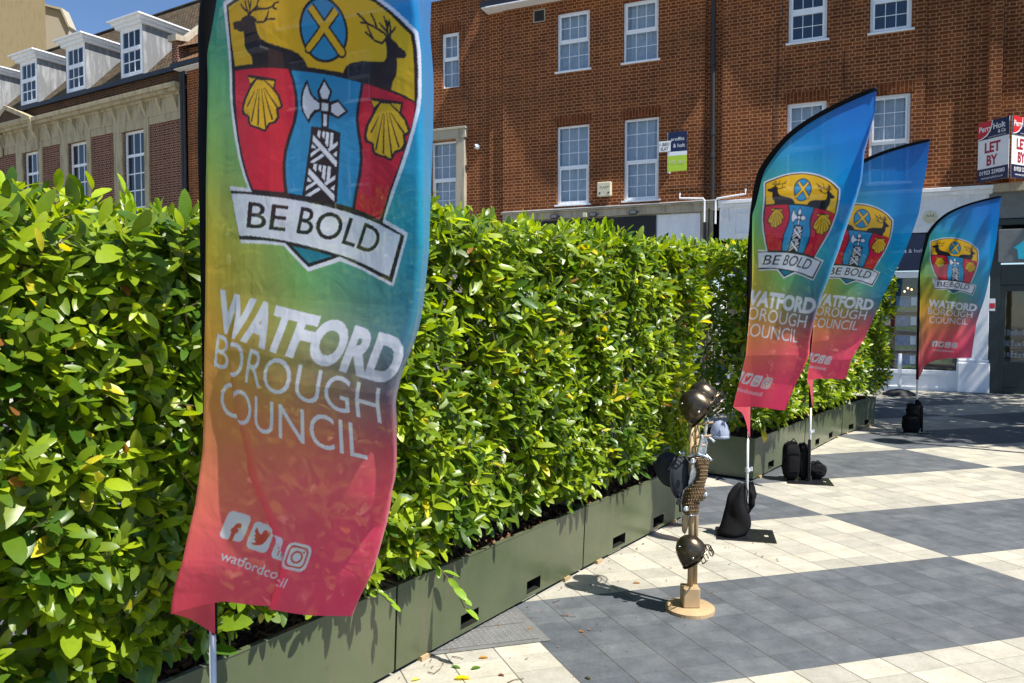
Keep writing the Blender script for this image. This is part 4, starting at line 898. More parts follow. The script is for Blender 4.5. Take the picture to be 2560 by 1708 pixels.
# stags
fill(rect([(228, 158), (242, 152), (280, 150), (284, 139), (300, 131), (322, 124), (342, 128), (372, 148), (362, 165), (364, 190), (370, 220), (382, 248), (410, 268), (470, 290), (530, 308), (570, 332), (596, 362), (614, 404), (500, 390), (330, 384), (328, 350), (318, 330), (300, 312), (287, 280), (290, 235), (288, 208), (264, 209), (250, 196), (232, 192)]), BK)
fill(rect([(796, 432), (812, 400), (828, 388), (850, 380), (900, 375), (960, 381), (1028, 385), (1042, 362), (1046, 320), (1042, 285), (1035, 268), (1070, 262), (1086, 280), (1102, 292), (1115, 315), (1145, 338), (1152, 358), (1140, 375), (1098, 372), (1098, 420), (1090, 460), (1070, 490), (1058, 532), (980, 505), (900, 476)]), BK)
AW = .0062
for s_ in ([(330, 128), (350, 106), (385, 98), (435, 97), (462, 84), (475, 68), (492, 64)], [(460, 88), (478, 103)], [(352, 104), (375, 88), (385, 62), (398, 40)], [(385, 98), (380, 76)], [(330, 125), (320, 95), (313, 50)], [(323, 108), (300, 88), (287, 66)], [(335, 120), (338, 90), (330, 38)], [(338, 96), (348, 55)], [(350, 140), (372, 165), (405, 166), (430, 152), (465, 150)], [(415, 158), (430, 135), (438, 110)]): stroke(s_, AW, BK, .75)
for s_ in ([(1060, 268), (1040, 242), (1000, 215), (950, 186), (915, 180)], [(950, 188), (925, 158), (903, 136)], [(1000, 213), (992, 172), (977, 140)], [(1050, 268), (1020, 292), (985, 278), (955, 250), (933, 230)], [(972, 265), (960, 235), (948, 200)], [(1062, 265), (1060, 215), (1050, 160)], [(1060, 240), (1036, 210), (1020, 190)], [(1060, 225), (1070, 195), (1058, 178)], [(1072, 265), (1078, 215), (1076, 180)], [(1076, 245), (1100, 225), (1104, 218)]): stroke(s_, AW, BK, .75)
def shell(dx, dz):
    o = np.array([dx, dz])
    def rc(p): return rect(p) + o
    fill(rc([(298, 432), (455, 460), (446, 508), (470, 545), (487, 600), (464, 622), (468, 660), (452, 688), (422, 697), (400, 736), (370, 722), (350, 716), (318, 704), (304, 680), (304, 656), (272, 642), (266, 618), (276, 562), (314, 492)]), BK)
    fill(rc([(304, 447), (345, 456), (316, 480)]), GO); fill(rc([(396, 464), (444, 472), (437, 502)]), GO)
    fill(rc([(352, 462), (392, 468), (430, 508), (458, 548), (474, 598), (450, 612), (455, 654), (440, 678), (414, 686), (396, 722), (368, 707), (352, 706), (325, 693), (316, 674), (316, 650), (286, 632), (279, 612), (290, 566), (324, 500)]), GO)
    P_ = rc([(370, 500), (306, 640), (342, 520), (300, 600), (360, 510), (325, 680), (366, 508), (362, 700), (378, 506), (402, 712), (388, 508), (434, 672), (394, 504), (458, 608)])
    for k in range(2, 14, 2):
        a, b_ = P_[k], P_[k + 1]; d = (b_ - a) / np.linalg.norm(b_ - a); q = np.array([-d[1], d[0]]); fill([a + q * .0008, b_ + q * .0028, b_ - q * .0028, a - q * .0008], BK)
shell(0, 0)
p_l = rect([(376, 584)])[0]; p_r = rect([(1025, 728)])[0]; shell(*(p_r - p_l))
# axe and fasces
fill(rect([(609, 462), (596, 480), (578, 525), (571, 580), (578, 625), (600, 665), (616, 694), (628, 665), (650, 636), (678, 630), (680, 712), (628, 705), (625, 760), (590, 1062), (600, 1068), (748, 1098), (756, 1090), (775, 738), (716, 715), (718, 648), (765, 668), (816, 630), (765, 568), (722, 580), (738, 527), (698, 455), (660, 525), (668, 572), (640, 548), (622, 510)]), BK)
fill(rect([(607, 487), (592, 520), (584, 560), (583, 600), (592, 632), (612, 668), (622, 645), (643, 622), (670, 616), (670, 588), (645, 568), (622, 540)]), WH)
fill(rect([(698, 478), (726, 528), (712, 566), (684, 562), (674, 526)]), WH); fill(rect([(683, 584), (716, 590), (714, 628), (681, 624)]), WH)
fill(rect([(732, 596), (764, 582), (801, 628), (762, 655), (729, 632)]), WH); fill(rect([(690, 642), (708, 645), (706, 706), (690, 704)]), WH)
TL, TR, BR_, BL_ = [np.array(v_, float) for v_ in ((640, 722), (765, 746), (742, 1092), (602, 1062))]
def quad_uv(u, v): return (TL * (1 - u) + TR * u) * (1 - v) + (BL_ * (1 - u) + BR_ * u) * v
def qf(uvs): fill(rect([quad_uv(*q) for q in uvs]), WH)
for cell in (0, .5):
    def Y(v): return cell + v * .5
    qf([(.02, Y(.16)), (1, Y(.80)), (1, Y(.98)), (.02, Y(.34))])               # main band
    for k in range(4): a = .16 + k * .17; qf([(a + .02, Y(0)), (a + .13, Y(0)), (a + .13, Y(min(.16 + (a) * .62, .5) - .03)), (a + .02, Y(max(.02, .12 + a * .58 - .06)))]) if k != 1 else qf([(a + .04, Y(0)), (a + .14, Y(0)), (a + .14, Y(.22)), (a + .04, Y(.14))])
    qf([(.62, Y(.50)), (.98, Y(.22)), (.98, Y(.34)), (.70, Y(.56))]); qf([(.84, Y(.62)), (.98, Y(.50)), (.98, Y(.68))])
    qf([(.02, Y(.72)), (.30, Y(.50)), (.38, Y(.55)), (.02, Y(.84))]); qf([(.02, Y(.56)), (.02, Y(.42)), (.20, Y(.54))]); qf([(.02, Y(.98)), (.44, Y(.66)), (.52, Y(.72)), (.18, Y(.98))])
# ribbon
fill(rect([(219, 1047), (310, 1052), (400, 1062), (500, 1073), (600, 1090), (700, 1112), (800, 1140), (890, 1170), (980, 1205), (1092, 1263), (1031, 1466), (900, 1404), (830, 1376), (770, 1356), (700, 1334), (640, 1318), (570, 1300), (510, 1287), (450, 1276), (400, 1270), (340, 1263), (273, 1261)]), WH)
def letters(txt, off, f, height, col):
    """f(s) -> baseline point and unit vectors at s along the line"""
    v, t = text_mesh(txt, off); sc = 1 / caph(); x = (v[:, 0] - v[:, 0].min()); x = x / x.max(); y = v[:, 1] * sc
    P_ = np.array([f(a, b_) for a, b_ in zip(x, y)])
    for a, b_, c in t: fill(P_[[a, b_, c]], col)
def rib(x0, x1, h):
    bas = lambda x: np.interp(x, [300, 412, 510, 567, 645, 725, 790, 860, 930, 990], [1219, 1229, 1240, 1249, 1262, 1282, 1301, 1325, 1352, 1378])
    def f(a, b_):
        x = x0 + (x1 - x0) * a; z = bas(x); dz = (bas(x + 20) - bas(x - 20)) / 40; ln = math.hypot(1, dz)
        return rect([(x + dz / ln * h * b_, z - h * b_ / ln)])[0]
    return f
letters('BE', .006, rib(312, 508, 128), 1, BK); letters('BOLD', .006, rib(565, 950, 134), 1, BK)
def line(x0, z0, x1, z1, h, lean=.09):
    def f(a, b_): return (x0 + (x1 - x0) * a + lean * h * b_, z0 + (z1 - z0) * a + h * b_)
    return f
letters('WATFORD', .047, line(.128, 1.568, .728, 1.488, .094), 1, WH)
letters('BOROUGH', -.004, line(.130, 1.468, .682, 1.388, .086), 1, WH)
letters('COUNCIL', -.004, line(.150, 1.347, .628, 1.286, .090), 1, WH)
letters('watfordcouncil', .004, line(.205, .962, .452, .915, .027), 1, WH)
def icon(x, z, w=.066, h=.074):
    ux, uz = np.array([w, -.135 * w]), np.array([.14 * h, h])
    def m(a, b_): return np.array([x, z]) + ux * a + uz * b_
    def rr(a0, b0, a1, b1, r):
        out = []
        for cx, cy, s in ((a1 - r, b1 - r, 0), (a0 + r, b1 - r, 1), (a0 + r, b0 + r, 2), (a1 - r, b0 + r, 3)):
            for t in np.linspace(0, 1.5708, 6): out.append(m(cx + r * math.cos(t + s * 1.5708), cy + r * math.sin(t + s * 1.5708)))
        return out
    return m, rr
PK = (.66, .10, .07)
m_, rr = icon(.188, 1.023); fill(rr(0, 0, 1, 1, .2), WH); letters('f', .05, lambda a, b_: m_(.36 + .36 * a, .0 + .60 * b_), 1, PK)
m_, rr = icon(.266, 1.005); fill(rr(0, 0, 1, 1, .2), WH)
fill([m_(a, b_) for a, b_ in [(.17, .22), (.30, .24), (.38, .30), (.22, .38), (.30, .40), (.17, .52), (.26, .52), (.15, .66), (.20, .80), (.36, .64), (.50, .60), (.52, .72), (.60, .81), (.72, .82), (.80, .76), (.90, .79), (.84, .70), (.92, .68), (.82, .60), (.80, .44), (.70, .30), (.55, .20), (.36, .16)]], PK)
m_, rr = icon(.345, .988); fill(rr(0, 0, 1, 1, .2), WH); letters('You', .0, lambda a, b_: m_(.2 + .6 * a, .55 + .28 * b_), 1, PK); letters('Tube', .02, lambda a, b_: m_(.16 + .68 * a, .16 + .28 * b_), 1, PK)
m_, rr = icon(.424, .972); fill(rr(0, 0, 1, 1, .26), WH); fill(rr(.10, .10, .90, .90, .2), PK); fill(rr(.17, .17, .83, .83, .16), WH)
for r_, c_ in ((.24, PK), (.16, WH)): fill([m_(.5 + r_ * math.cos(t), .5 + r_ * math.sin(t)) for t in np.linspace(0, 6.28, 24)[:-1]], c_)
fill([m_(.72 + .045 * math.cos(t), .73 + .045 * math.sin(t)) for t in np.linspace(0, 6.28, 10)[:-1]], PK)
CS = np.concatenate([np.zeros((1, NX, 3)), np.cumsum(IMG, 0, dtype=np.float64)]); CS = np.concatenate([np.zeros((NZ + 1, 1, 3)), np.cumsum(CS, 1)], 1)
def sample(X, Z, foot):
    """box-filtered print colour"""
    h = max(1, int(round(foot / RES / 2))); i = np.clip(np.round(X / RES).astype(int), 0, NX - 1); j = np.clip(np.round((Z - Z00) / RES).astype(int), 0, NZ - 1)
    i0, i1 = np.clip(i - h, 0, NX), np.clip(i + h, 1, NX); j0, j1 = np.clip(j - h, 0, NZ), np.clip(j + h, 1, NZ)
    S = CS[j1, i1] - CS[j0, i1] - CS[j1, i0] + CS[j0, i0]; return S / ((i1 - i0) * (j1 - j0))[:, None]

class Cloth:
    def __init__(s, psi, a, h, sag=0., zoff=.0, sf=None, curl=None, seed=0, x0=0., lift=0., tz=0.):
        """psi(Z): heading; a(Z), h(Z): length and heading of the slack beside the pole; sf: S-fold (line X(Z), length L(Z))"""
        xs = np.arange(-.05, 1.08, .004); zs = np.arange(.6, 3.2, .02); s.xs, s.zs = xs, zs
        I = lambda tb, z: np.interp(z, [q[0] for q in tb], [q[1] for q in tb])
        XX, ZZ_ = np.meshgrid(xs, zs); ps = np.radians(I(psi, ZZ_)); aa = I(a, ZZ_); hd = np.radians(I(h, ZZ_))
        w0 = 1 - smooth(aa - .012, aa + .018, XX)
        phi = ps * (1 - w0) + hd * w0
        phi = np.where(XX < 0, ps, phi)
        ph = seed * 1.3
        env = smooth(.0, .12, XX) * smooth(3.1, 2.6, ZZ_)
        phi = phi + env * (.16 * np.sin(13 * XX + 2.2 * ZZ_ + ph) + .12 * np.sin(29 * XX - 3.1 * ZZ_ + 2 * ph)) * (1.25 - .35 * ZZ_).clip(.3, 1)
        if sf:
            xf = I(sf[0], ZZ_); Lf = I(sf[1], ZZ_); amp = np.clip(Lf / .012, 0, 1)
            back = smooth(xf - Lf - .006, xf - Lf + .004, XX) * (1 - smooth(xf - .004, xf + .006, XX)); phi = phi + np.radians(172) * back * amp
        if curl:
            xr = np.interp(ZZ_, XR_Z, XR_X); cw = I(curl[0], ZZ_); ca = np.radians(curl[1]); t = smooth(xr - cw - .015, xr - cw + .015, XX); phi = phi * (1 - t) + ca * t
        cx = np.cumsum(np.cos(phi), 1) * .004; cy = -np.cumsum(np.sin(phi), 1) * .004
        k0 = np.argmin(abs(xs)); cx -= cx[:, k0:k0 + 1]; cy -= cy[:, k0:k0 + 1]
        cy += .004 * np.sin(9 * ZZ_ + 5 * XX + ph) * smooth(.1, .4, XX) * smooth(3.1, 2.7, ZZ_)
        zz_ = ZZ_ - sag * XX + zoff * smooth(0, .12, XX) * (1 - smooth(2.4, 2.95, ZZ_)) + lift * XX * (1 - smooth(.95, 1.7, ZZ_)) + tz * smooth(2.2, 2.9, ZZ_)
        s.g = np.stack([cx + x0 * (1 - smooth(2.2, 2.5, ZZ_)), cy - .019 * (1 - smooth(1.9, 2.3, ZZ_)), zz_], 2)
    def __call__(s, X, Z):
        fx = (X - s.xs[0]) / .004; fz = (Z - s.zs[0]) / .02; i = np.clip(fx.astype(int), 0, len(s.xs) - 2); j = np.clip(fz.astype(int), 0, len(s.zs) - 2); u = (fx - i)[..., None]; v = (fz - j)[..., None]; g_ = s.g
        return g_[j, i] * (1 - u) * (1 - v) + g_[j, i + 1] * u * (1 - v) + g_[j + 1, i] * (1 - u) * v + g_[j + 1, i + 1] * u * v
ZB = ([0, .06, .12, .25, .42, .69, 1.1], [.705, .76, .80, .84, .845, .825, .81])
def banner(loc, cloth, lab, nu, nv, foot, zpole=.70, r0=.0135, r1=.024, tilt=0, plate=0, clip=.46):
    e = empty('feather_banner', (loc[0], loc[1], 0), 0, label=lab, cat='banner', group='council feather banners')
    # leading edge points (left) and trailing edge points (right)
    v = np.linspace(0, 1, nv + 1)
    lx, lz = np.interp(v, np.linspace(0, 1, 240), LCX), np.interp(v, np.linspace(0, 1, 240), LCZ)
    zr = .825 + (2.93 - .825) * v; xr = np.interp(zr, XR_Z, XR_X)
    u = np.linspace(0, 1, nu + 1); X = lx[:, None] * (1 - u) + xr[:, None] * u; Z = lz[:, None] * (1 - u) + zr[:, None] * u
    zb = np.interp(X, *ZB); zlin = .70 * (1 - u) + .825 * u; Z = Z + (zb - zlin) * (1 - v[:, None]) ** 3
    P = cloth(X, Z); n = (nu + 1) * (nv + 1)
    me = bpy.data.meshes.new('fabric'); me.vertices.add(n); me.vertices.foreach_set('co', P.reshape(-1, 3).astype(np.float32).ravel())
    ii = (np.arange(nv)[:, None] * (nu + 1) + np.arange(nu)[None, :]).ravel(); q = np.stack([ii, ii + 1, ii + nu + 2, ii + nu + 1], 1)
    me.loops.add(q.size); me.loops.foreach_set('vertex_index', q.astype(np.int32).ravel()); me.polygons.add(len(q)); me.polygons.foreach_set('loop_start', np.arange(0, q.size, 4, dtype=np.int32)); me.polygons.foreach_set('use_smooth', [True] * len(q)); me.update(calc_edges=True)
    col = sample(X.ravel(), Z.ravel(), foot); a_ = me.attributes.new('print', 'FLOAT_COLOR', 'POINT'); a_.data.foreach_set('color', np.concatenate([col, np.ones((n, 1))], 1).astype(np.float32).ravel())
    me.materials.append(MATS['fabric']); fo = bpy.data.objects.new('fabric', me); COL.objects.link(fo); fo.parent = e
    # hem along bottom and free edge
    hm = MB(); hp = [P[0, k] for k in range(0, nu + 1, max(1, nu // 90))] + [P[j, nu] for j in range(0, nv + 1, max(1, nv // 120))]
    # sleeve follows the flexed pole
    k_ = np.linspace(0, 239, 90).astype(int); zz2, xz2 = LCZ[k_], LCX[k_]; L0 = cloth(xz2, zz2); wt = smooth(2.10, 2.45, zz2)[:, None]
    pp = L0 * wt + np.stack([xz2 * .6, -xz2 * .6, zz2], 1) * (1 - wt); pp[:, 2] = zz2 + (L0[:, 2] - zz2) * smooth(2.3, 2.5, zz2)
    rad = np.interp(zz2, [.7, 1.9, 2.4, 2.95], [r0, r0 + .002, r1, r1 * .82])
    sl = MB(); sl.tube([tuple(p) for p in pp], list(rad), 12, flat=.55, flatdir=(1, -.3, .0)); so = sl.build('sleeve', 'sleeve', e, smooth=True)
    m = MB(); m.tube([(0, 0, .012), (0, 0, zpole + .05)], .0095, 14); m.build('pole', 'alu', e, smooth=True)
    m = MB(); m.lathe([(.0096, 0), (.016, 0), (.016, .03), (.0096, .03)], (0, 0, clip), 16); m.box(.014, .036, -.006, .006, clip + .006, clip + .024); m.tube([(.03, 0, clip + .006), (.03, 0, clip + .034)], .008, 8); m.build('clamp', 'alu', e)
    m = MB(); w, d = .40, .30; a_ = plate; M_ = Matrix.Rotation(a_, 4, 'Z')
    q = [(-.21, -.15), (.19, -.15), (.19, .15), (-.21, .15)]; hole = (.12, .155, -.05, .0)
    vs = []; xs_ = [-.21, .12, .155, .19]; ys_ = [-.15, -.03, .04, .15]
    for zc in (0.001, .009):
        for yy in ys_:
            for xq in xs_: p = M_ @ Vector((xq, yy, zc)); vs.append(tuple(p))
    fs = []
    for j in range(3):
        for i in range(3):
            if (i, j) == (1, 1): continue
            a0 = j * 4 + i; fs.append((a0, a0 + 1, a0 + 5, a0 + 4)); fs.append((16 + a0, 16 + a0 + 1, 16 + a0 + 5, 16 + a0 + 4))
    ring = [0, 1, 2, 3, 7, 11, 15, 14, 13, 12, 8, 4]; fs += [(ring[k], ring[(k + 1) % 12], 16 + ring[(k + 1) % 12], 16 + ring[k]) for k in range(12)]
    r2 = [5, 6, 10, 9]; fs += [(r2[k], r2[(k + 1) % 4], 16 + r2[(k + 1) % 4], 16 + r2[k]) for k in range(4)]
    m.add(vs, fs); m.build('base_plate', 'steel_black', e); MB().lathe([(.0, .009), (.022, .009), (.018, .05), (.0096, .055)], (0, 0, 0), 16).build('socket', 'steel_black', e, smooth=False)
    return e
F1 = Cloth(psi=[(.8, -2), (1.1, 7), (1.45, 25), (2.1, 27), (2.6, 32), (3.0, 32)], a=[(.8, .115), (1.0, .108), (1.3, .095), (1.5, .09), (1.8, .07), (2.2, .048), (2.6, .03), (3.1, 0)], h=[(.76, 160), (.86, 140), (.95, 118), (1.1, 97), (1.25, 85), (2.0, 75), (3, 70)], sag=.07, x0=.018,
           sf=([(.8, .43), (1.0, .425), (1.2, .30), (1.35, .255), (1.5, .225), (1.7, .20)], [(.8, .022), (1.0, .021), (1.2, .026), (1.35, .020), (1.5, .012), (1.66, .0)]), curl=([(.8, 0.02), (1.1, .04), (1.3, .035), (1.5, .05), (1.8, .09), (2.1, .16), (2.35, .21), (2.7, .18)], -88), seed=1)
banner((-.84, 2.04), F1, 'large council banner nearest the camera, left of centre', 400, 960, .0026, r0=.0165, r1=.028, plate=R(0))
sl2 = [(.8, .26), (1.0, .25), (1.2, .22), (1.6, .205), (1.8, .16), (2.0, .10), (2.3, .03), (2.6, 0)]
F2 = Cloth(x0=.010, psi=[(.8, 55), (1.1, 57), (1.4, 61), (2.2, 61), (2.7, 64), (3.0, 65)], a=sl2, h=[(.8, 132), (1.2, 112), (1.6, 108), (3, 100)], zoff=.09, lift=.08, tz=-.045, curl=([(1.1, 0), (1.5, .04), (2.0, .085), (2.5, .07), (2.8, 0)], -60), seed=3)
banner((1.68, 5.24), F2, 'second banner from the left, its red tail curling over the pole', 240, 560, .0050, plate=R(-14), r0=.017, r1=.028)
F3 = Cloth(x0=.010, psi=[(.8, 62), (1.2, 58), (1.7, 55), (2.4, 52), (3.0, 51)], a=[(.8, .26), (1.0, .26), (1.2, .20), (1.6, .17), (1.8, .11), (2.0, .06), (2.3, .01), (2.6, 0)], h=[(.8, 128), (1.2, 120), (1.6, 115), (3, 100)], zoff=.11, lift=.13, tz=.08, seed=5)
banner((2.81, 6.93), F3, 'third banner from the left, overlapping the second one', 220, 500, .0062, plate=R(-14), r0=.018, r1=.028)
F4 = Cloth(psi=[(.8, 56), (1.5, 58), (3.0, 62)], a=[(.8, .01), (1.5, .03), (2.3, .01), (2.6, 0)], h=[(.8, 100), (3, 100)], zoff=.10, lift=.15, tz=.05, seed=8)
banner((5.40, 9.83), F4, 'farthest banner, in the shade before the white pillar', 200, 460, .0068, plate=R(-14), r0=.018, r1=.026)
del CS, IMG

# ------------------------------------------------------------------ black weight bags by the banner feet
def G(sx, sy, z=0):
    P_ = math.atan(74 / 1850); u = (sx - 1280) / 1850; v = -(sy - 854) / 1850
    r = Vector((u, math.cos(P_) + v * math.sin(P_), -math.sin(P_) + v * math.cos(P_))); t = (z - 1.6) / r.z; return r * t + Vector((0, 0, 1.6))
b = empty('drawstring_bag', (1.565, 5.25, 0), 0, label='black drawstring bag slumped on the base plate of the second banner', cat='bag')
m = MB(); n, k = 40, 26; vs = []
for j in range(k + 1):
    t = j / k; z = .012 + .36 * t; rad = (.088 * (1 - t) ** .7 + .026) * (1 if t > .06 else .86 + t * 2.3)
    for i in range(n):
        a = 2 * math.pi * i / n; f_ = 1 + (.02 + .24 * t * t) * math.sin(4 * a + 1.2) + .03 * t * math.sin(9 * a + 2 * t) + .05 * math.sin(2 * a + 7 * t) + .03 * math.sin(13 * t + 3 * a)
        vs.append((rad * f_ * math.cos(a) + .075 * t ** 1.1 + .02 * math.sin(6 * t), rad * f_ * math.sin(a) * .8 - .02, z + .012 * math.sin(4 * a) * t))
m.add(vs, [(j * n + i, j * n + (i + 1) % n, (j + 1) * n + (i + 1) % n, (j + 1) * n + i) for j in range(k) for i in range(n)] + [tuple(k * n + i for i in range(n)), tuple(range(n))])
m.build('sack', 'bag', b, smooth=True)
MB().blob((.15, .03, .27), .038, .04, .10, seed=4, amp=.25, freq=4, folds=5).build('knotted_top', 'bag', b, smooth=True)
m = MB(); m.tube([(.09, -.03, .37), (.11, -.04, .33), (.10, -.05, .26), (.12, -.05, .20), (.10, -.06, .15)], .004, 6); m.build('cord', 'bag', b, smooth=True)
b = empty('rucksack', (2.75, 6.98, 0), 0, label='upright black rucksack beside the foot of the third banner', cat='bag')
m = MB(); m.blob((-.10, 0, .19), .072, .08, .18, seed=7, amp=.05, sq=.6, folds=0); m.build('body', 'bag', b, smooth=True)
m = MB(); m.blob((.02, .02, .18), .052, .06, .17, seed=9, amp=.08, sq=.6, folds=4); m.build('side_pocket', 'bag', b, smooth=True)
m = MB(); m.box(.035, .06, -.07, -.06, .02, .40); m.tube([(-.17, -.02, .20), (-.205, -.04, .14), (-.175, -.03, .10)], .005, 6); m.box(-.165, -.035, -.085, -.078, .27, .278); m.tube([(-.14, -.05, .36), (-.10, -.06, .41), (-.06, -.05, .36)], .006, 6); m.box(-.15, -.05, -.086, -.080, .10, .106); m.build('strap', 'bag', b)
b = empty('weight_bag', (2.915, 7.04, 0), 0, label='rounded black bag lying behind the third banner pole', cat='bag')
MB().blob((0, 0, .085), .082, .09, .08, seed=12, amp=.10, sq=.8, folds=3).build('body', 'bag', b, smooth=True)
m = MB(); m.box(-.06, .05, -.095, -.088, .09, .098); m.tube([(-.05, -.05, .14), (-.01, -.06, .19), (.04, -.05, .15)], .005, 6); m.build('strap', 'bag', b)
b = empty('stacked_bag', (5.32, 9.80, 0), 0, label='tall black bag strapped to the foot of the farthest banner', cat='bag'); b.scale = (.84, .84, .80)
MB().blob((-.01, 0, .14), .115, .10, .145, seed=15, amp=.05, sq=.55).build('lower_bag', 'bag', b, smooth=True)
MB().blob((.01, 0, .36), .085, .09, .11, seed=17, amp=.14, sq=.6, folds=4).build('upper_bag', 'bag', b, smooth=True)
MB().blob((.085, -.02, .28), .045, .06, .25, seed=19, amp=.10, sq=.7, folds=3).build('side_bag', 'bag', b, smooth=True)
MB().box(.10, .13, -.09, -.08, .02, .45).build('strap', 'bag', b)

# ------------------------------------------------------------------ costume stand with toy armour
SX, SY = .957, 3.92
def sp(sx, sy, dy=0.0):      # position on the stand's plane
    D = SY + dy; return ((sx - 1280) / 1850 * D - SX, dy, 1.6 - (sy - 780) / 1850 * D)
st = empty('costume_stand', (SX, SY, 0), 0, label='slim wooden stand of poles hung with toy knight armour', cat='stand')
m = MB()
m.lathe([(0, 0), (.13, 0), (.13, .018), (.10, .024), (0, .024)], (0, 0, 0), 32); m.build('base', 'wood', st)
m = MB(); m.box(-.045, .045, -.045, .045, .024, .13); m.build('foot_block', 'wood', st, bevel=.006)
m = MB(); m.tube([(0, 0, .12), (.004, 0, .6), (-.004, 0, 1.10)], .0150, 12); m.build('pole', 'wood', st, smooth=True)
m = MB(); m.tube([(.032, .03, .12), (.036, .03, .6), (.034, .02, 1.10)], .013, 12); m.build('pole', 'wood', st, smooth=True)
m = MB(); m.tube([(.006, .05, .12), (.02, .05, .6), (.012, .045, 1.05)], .010, 10); m.build('pole', 'wood', st, smooth=True)
m = MB()
for (x, z) in ((.02, .93), (.03, 1.0), (-.01, .88)): m.tube([(x, 0, z), (x + .07, -.05, z + .02)], .006, 8)
m.build('peg', 'wood', st, smooth=True)
def helmet(c, s, rot, lab, visor=True):
    e = empty('toy_helmet', (SX + c[0], SY + c[1], c[2]), 0, label=lab, cat='helmet', group='bronze toy knight helmets')
    e.rotation_euler = rot; e.scale = (s, s, s)
    m = MB(); pr = [(.098, -.075), (.097, -.03), (.092, .01), (.078, .05), (.055, .078), (.028, .093), (0, .098)]
    nn = 32; vs = []; fs = []
    for j, (r_, z) in enumerate(pr):
        for i in range(nn):
            a = 2 * math.pi * i / nn; zz2 = z
            if j == 0: zz2 = z + .05 * max(0, math.cos(a)) ** 2 - .015 * max(0, -math.cos(a))
            vs.append((r_ * math.cos(a) * 1.04, r_ * math.sin(a) * .9, zz2))
    fs = [(j * nn + i, j * nn + (i + 1) % nn, (j + 1) * nn + (i + 1) % nn, (j + 1) * nn + i) for j in range(len(pr) - 1) for i in range(nn)]
    m.add(vs, fs); sh = m.build('skull', 'bronze', e, smooth=True); sd = sh.modifiers.new('solid', 'SOLIDIFY'); sd.thickness = .003
    m = MB(); m.blob((-.045, -.055, .066), .007, .007, .004, amp=0, n=10, m=6); m.blob((.0, -.09, -.03), .008, .006, .008, amp=0, n=10, m=6); m.build('rivet', 'silver', e, smooth=True)
    m = MB(); m.tube([(.098 * math.cos(a) * 1.05, .098 * math.sin(a) * .92, -.072 + .05 * max(0, math.cos(a)) ** 2 - .015 * max(0, -math.cos(a))) for a in np.linspace(0, 6.283, 40)], .0035, 6, caps=False); m.build('rim', 'bronze', e, smooth=True)
    if visor:
        m = MB()
        for zf in (.0, .045):
            m.tube([((.105 + .02 * math.cos(a)) * math.cos(a), .105 * math.sin(a), -.085 + zf) for a in np.linspace(-1.25, 1.25, 20)], .004, 5)
        for a in np.linspace(-1.2, 1.2, 12): x, y = (.105 + .02 * math.cos(a)) * math.cos(a), .105 * math.sin(a); m.tube([(x, y, -.085), (x * 1.02, y, -.04)], .0035, 5)
        m.lathe([(0, 0), (.014, 0), (.014, .006), (0, .006)], (.03, -.10, -.045), 14, (0, -1, 0))
        m.build('visor', 'bronze', e, smooth=False)
    return e
helmet(sp(1757, 990, .06), .80, (R(4), R(-34), R(-12)), 'rear bronze toy helmet at the top of the stand, with raised visor')
helmet(sp(1739, 1014, -.05), .88, (R(6), R(-42), R(-16)), 'front bronze toy helmet on top of the stand poles')
helmet(sp(1731, 1380, -.06), .80, (R(4), R(-30), R(-14)), 'bronze toy helmet with square visor hanging low on the stand')
def sword(p0, p1, guard, lab, blade=.32):
    p0, p1 = Vector(p0), Vector(p1); d = (p1 - p0).normalized(); e = empty('toy_sword', (SX, SY, 0), 0, label=lab, cat='toy sword', group='silver hilted toy swords')
    MB().blob(p0, .013, .013, .015, amp=.1, n=14, m=8).build('pommel', 'silver', e, smooth=True)
    ln = (p1 - p0).length; m = MB(); m.tube([p0 + d * (ln * t) for t in np.linspace(0, 1, 14)], [.0085 + .0022 * (k % 2) for k in range(14)], 10); m.build('grip', 'silver', e, smooth=True)
    g_ = Vector(guard); m = MB(); pts = [p1 + g_ * t + Vector((0, 0, -.018 * t * t + .0)) for t in np.linspace(-1, 1, 12)]; m.tube(pts, [.010] + [.007] * 4 + [.012, .012] + [.007] * 4 + [.010], 8, flat=.7); m.build('crossguard', 'silver', e, smooth=True)
    m = MB(); q = p1 + d * blade; w = Vector((.017, 0, 0)); m.add([p1 + w, p1 - w, q - w * .8, q + d * .03, q + w * .8, p1 + Vector((0, .006, 0)), q + Vector((0, .006, 0))], [(0, 1, 2, 3, 4), (0, 5, 1), (0, 4, 6, 5), (5, 6, 2, 1), (4, 3, 6), (3, 2, 6)]); m.build('blade', 'silver', e)
    return e
cc8 = lambda a, b_, dy=0: sp(1620 + .1594 * a, 930 + .1594 * b_, dy)
sword(cc8(860, 1035, -.055), cc8(800, 1310, -.05), (.052, -.02, .004), 'silver hilted toy sword with wide curved crossguard, lowest of three', .16)
sword(cc8(940, 770, .02), cc8(905, 1010, .02), (.045, -.03, -.010), 'silver hilted toy sword highest on the stand, below the helmets', .16)
sword(cc8(925, 1120, .03), cc8(905, 1300, .03), (.030, -.03, -.012), 'short silver toy sword hilt tucked behind the other two', .12)
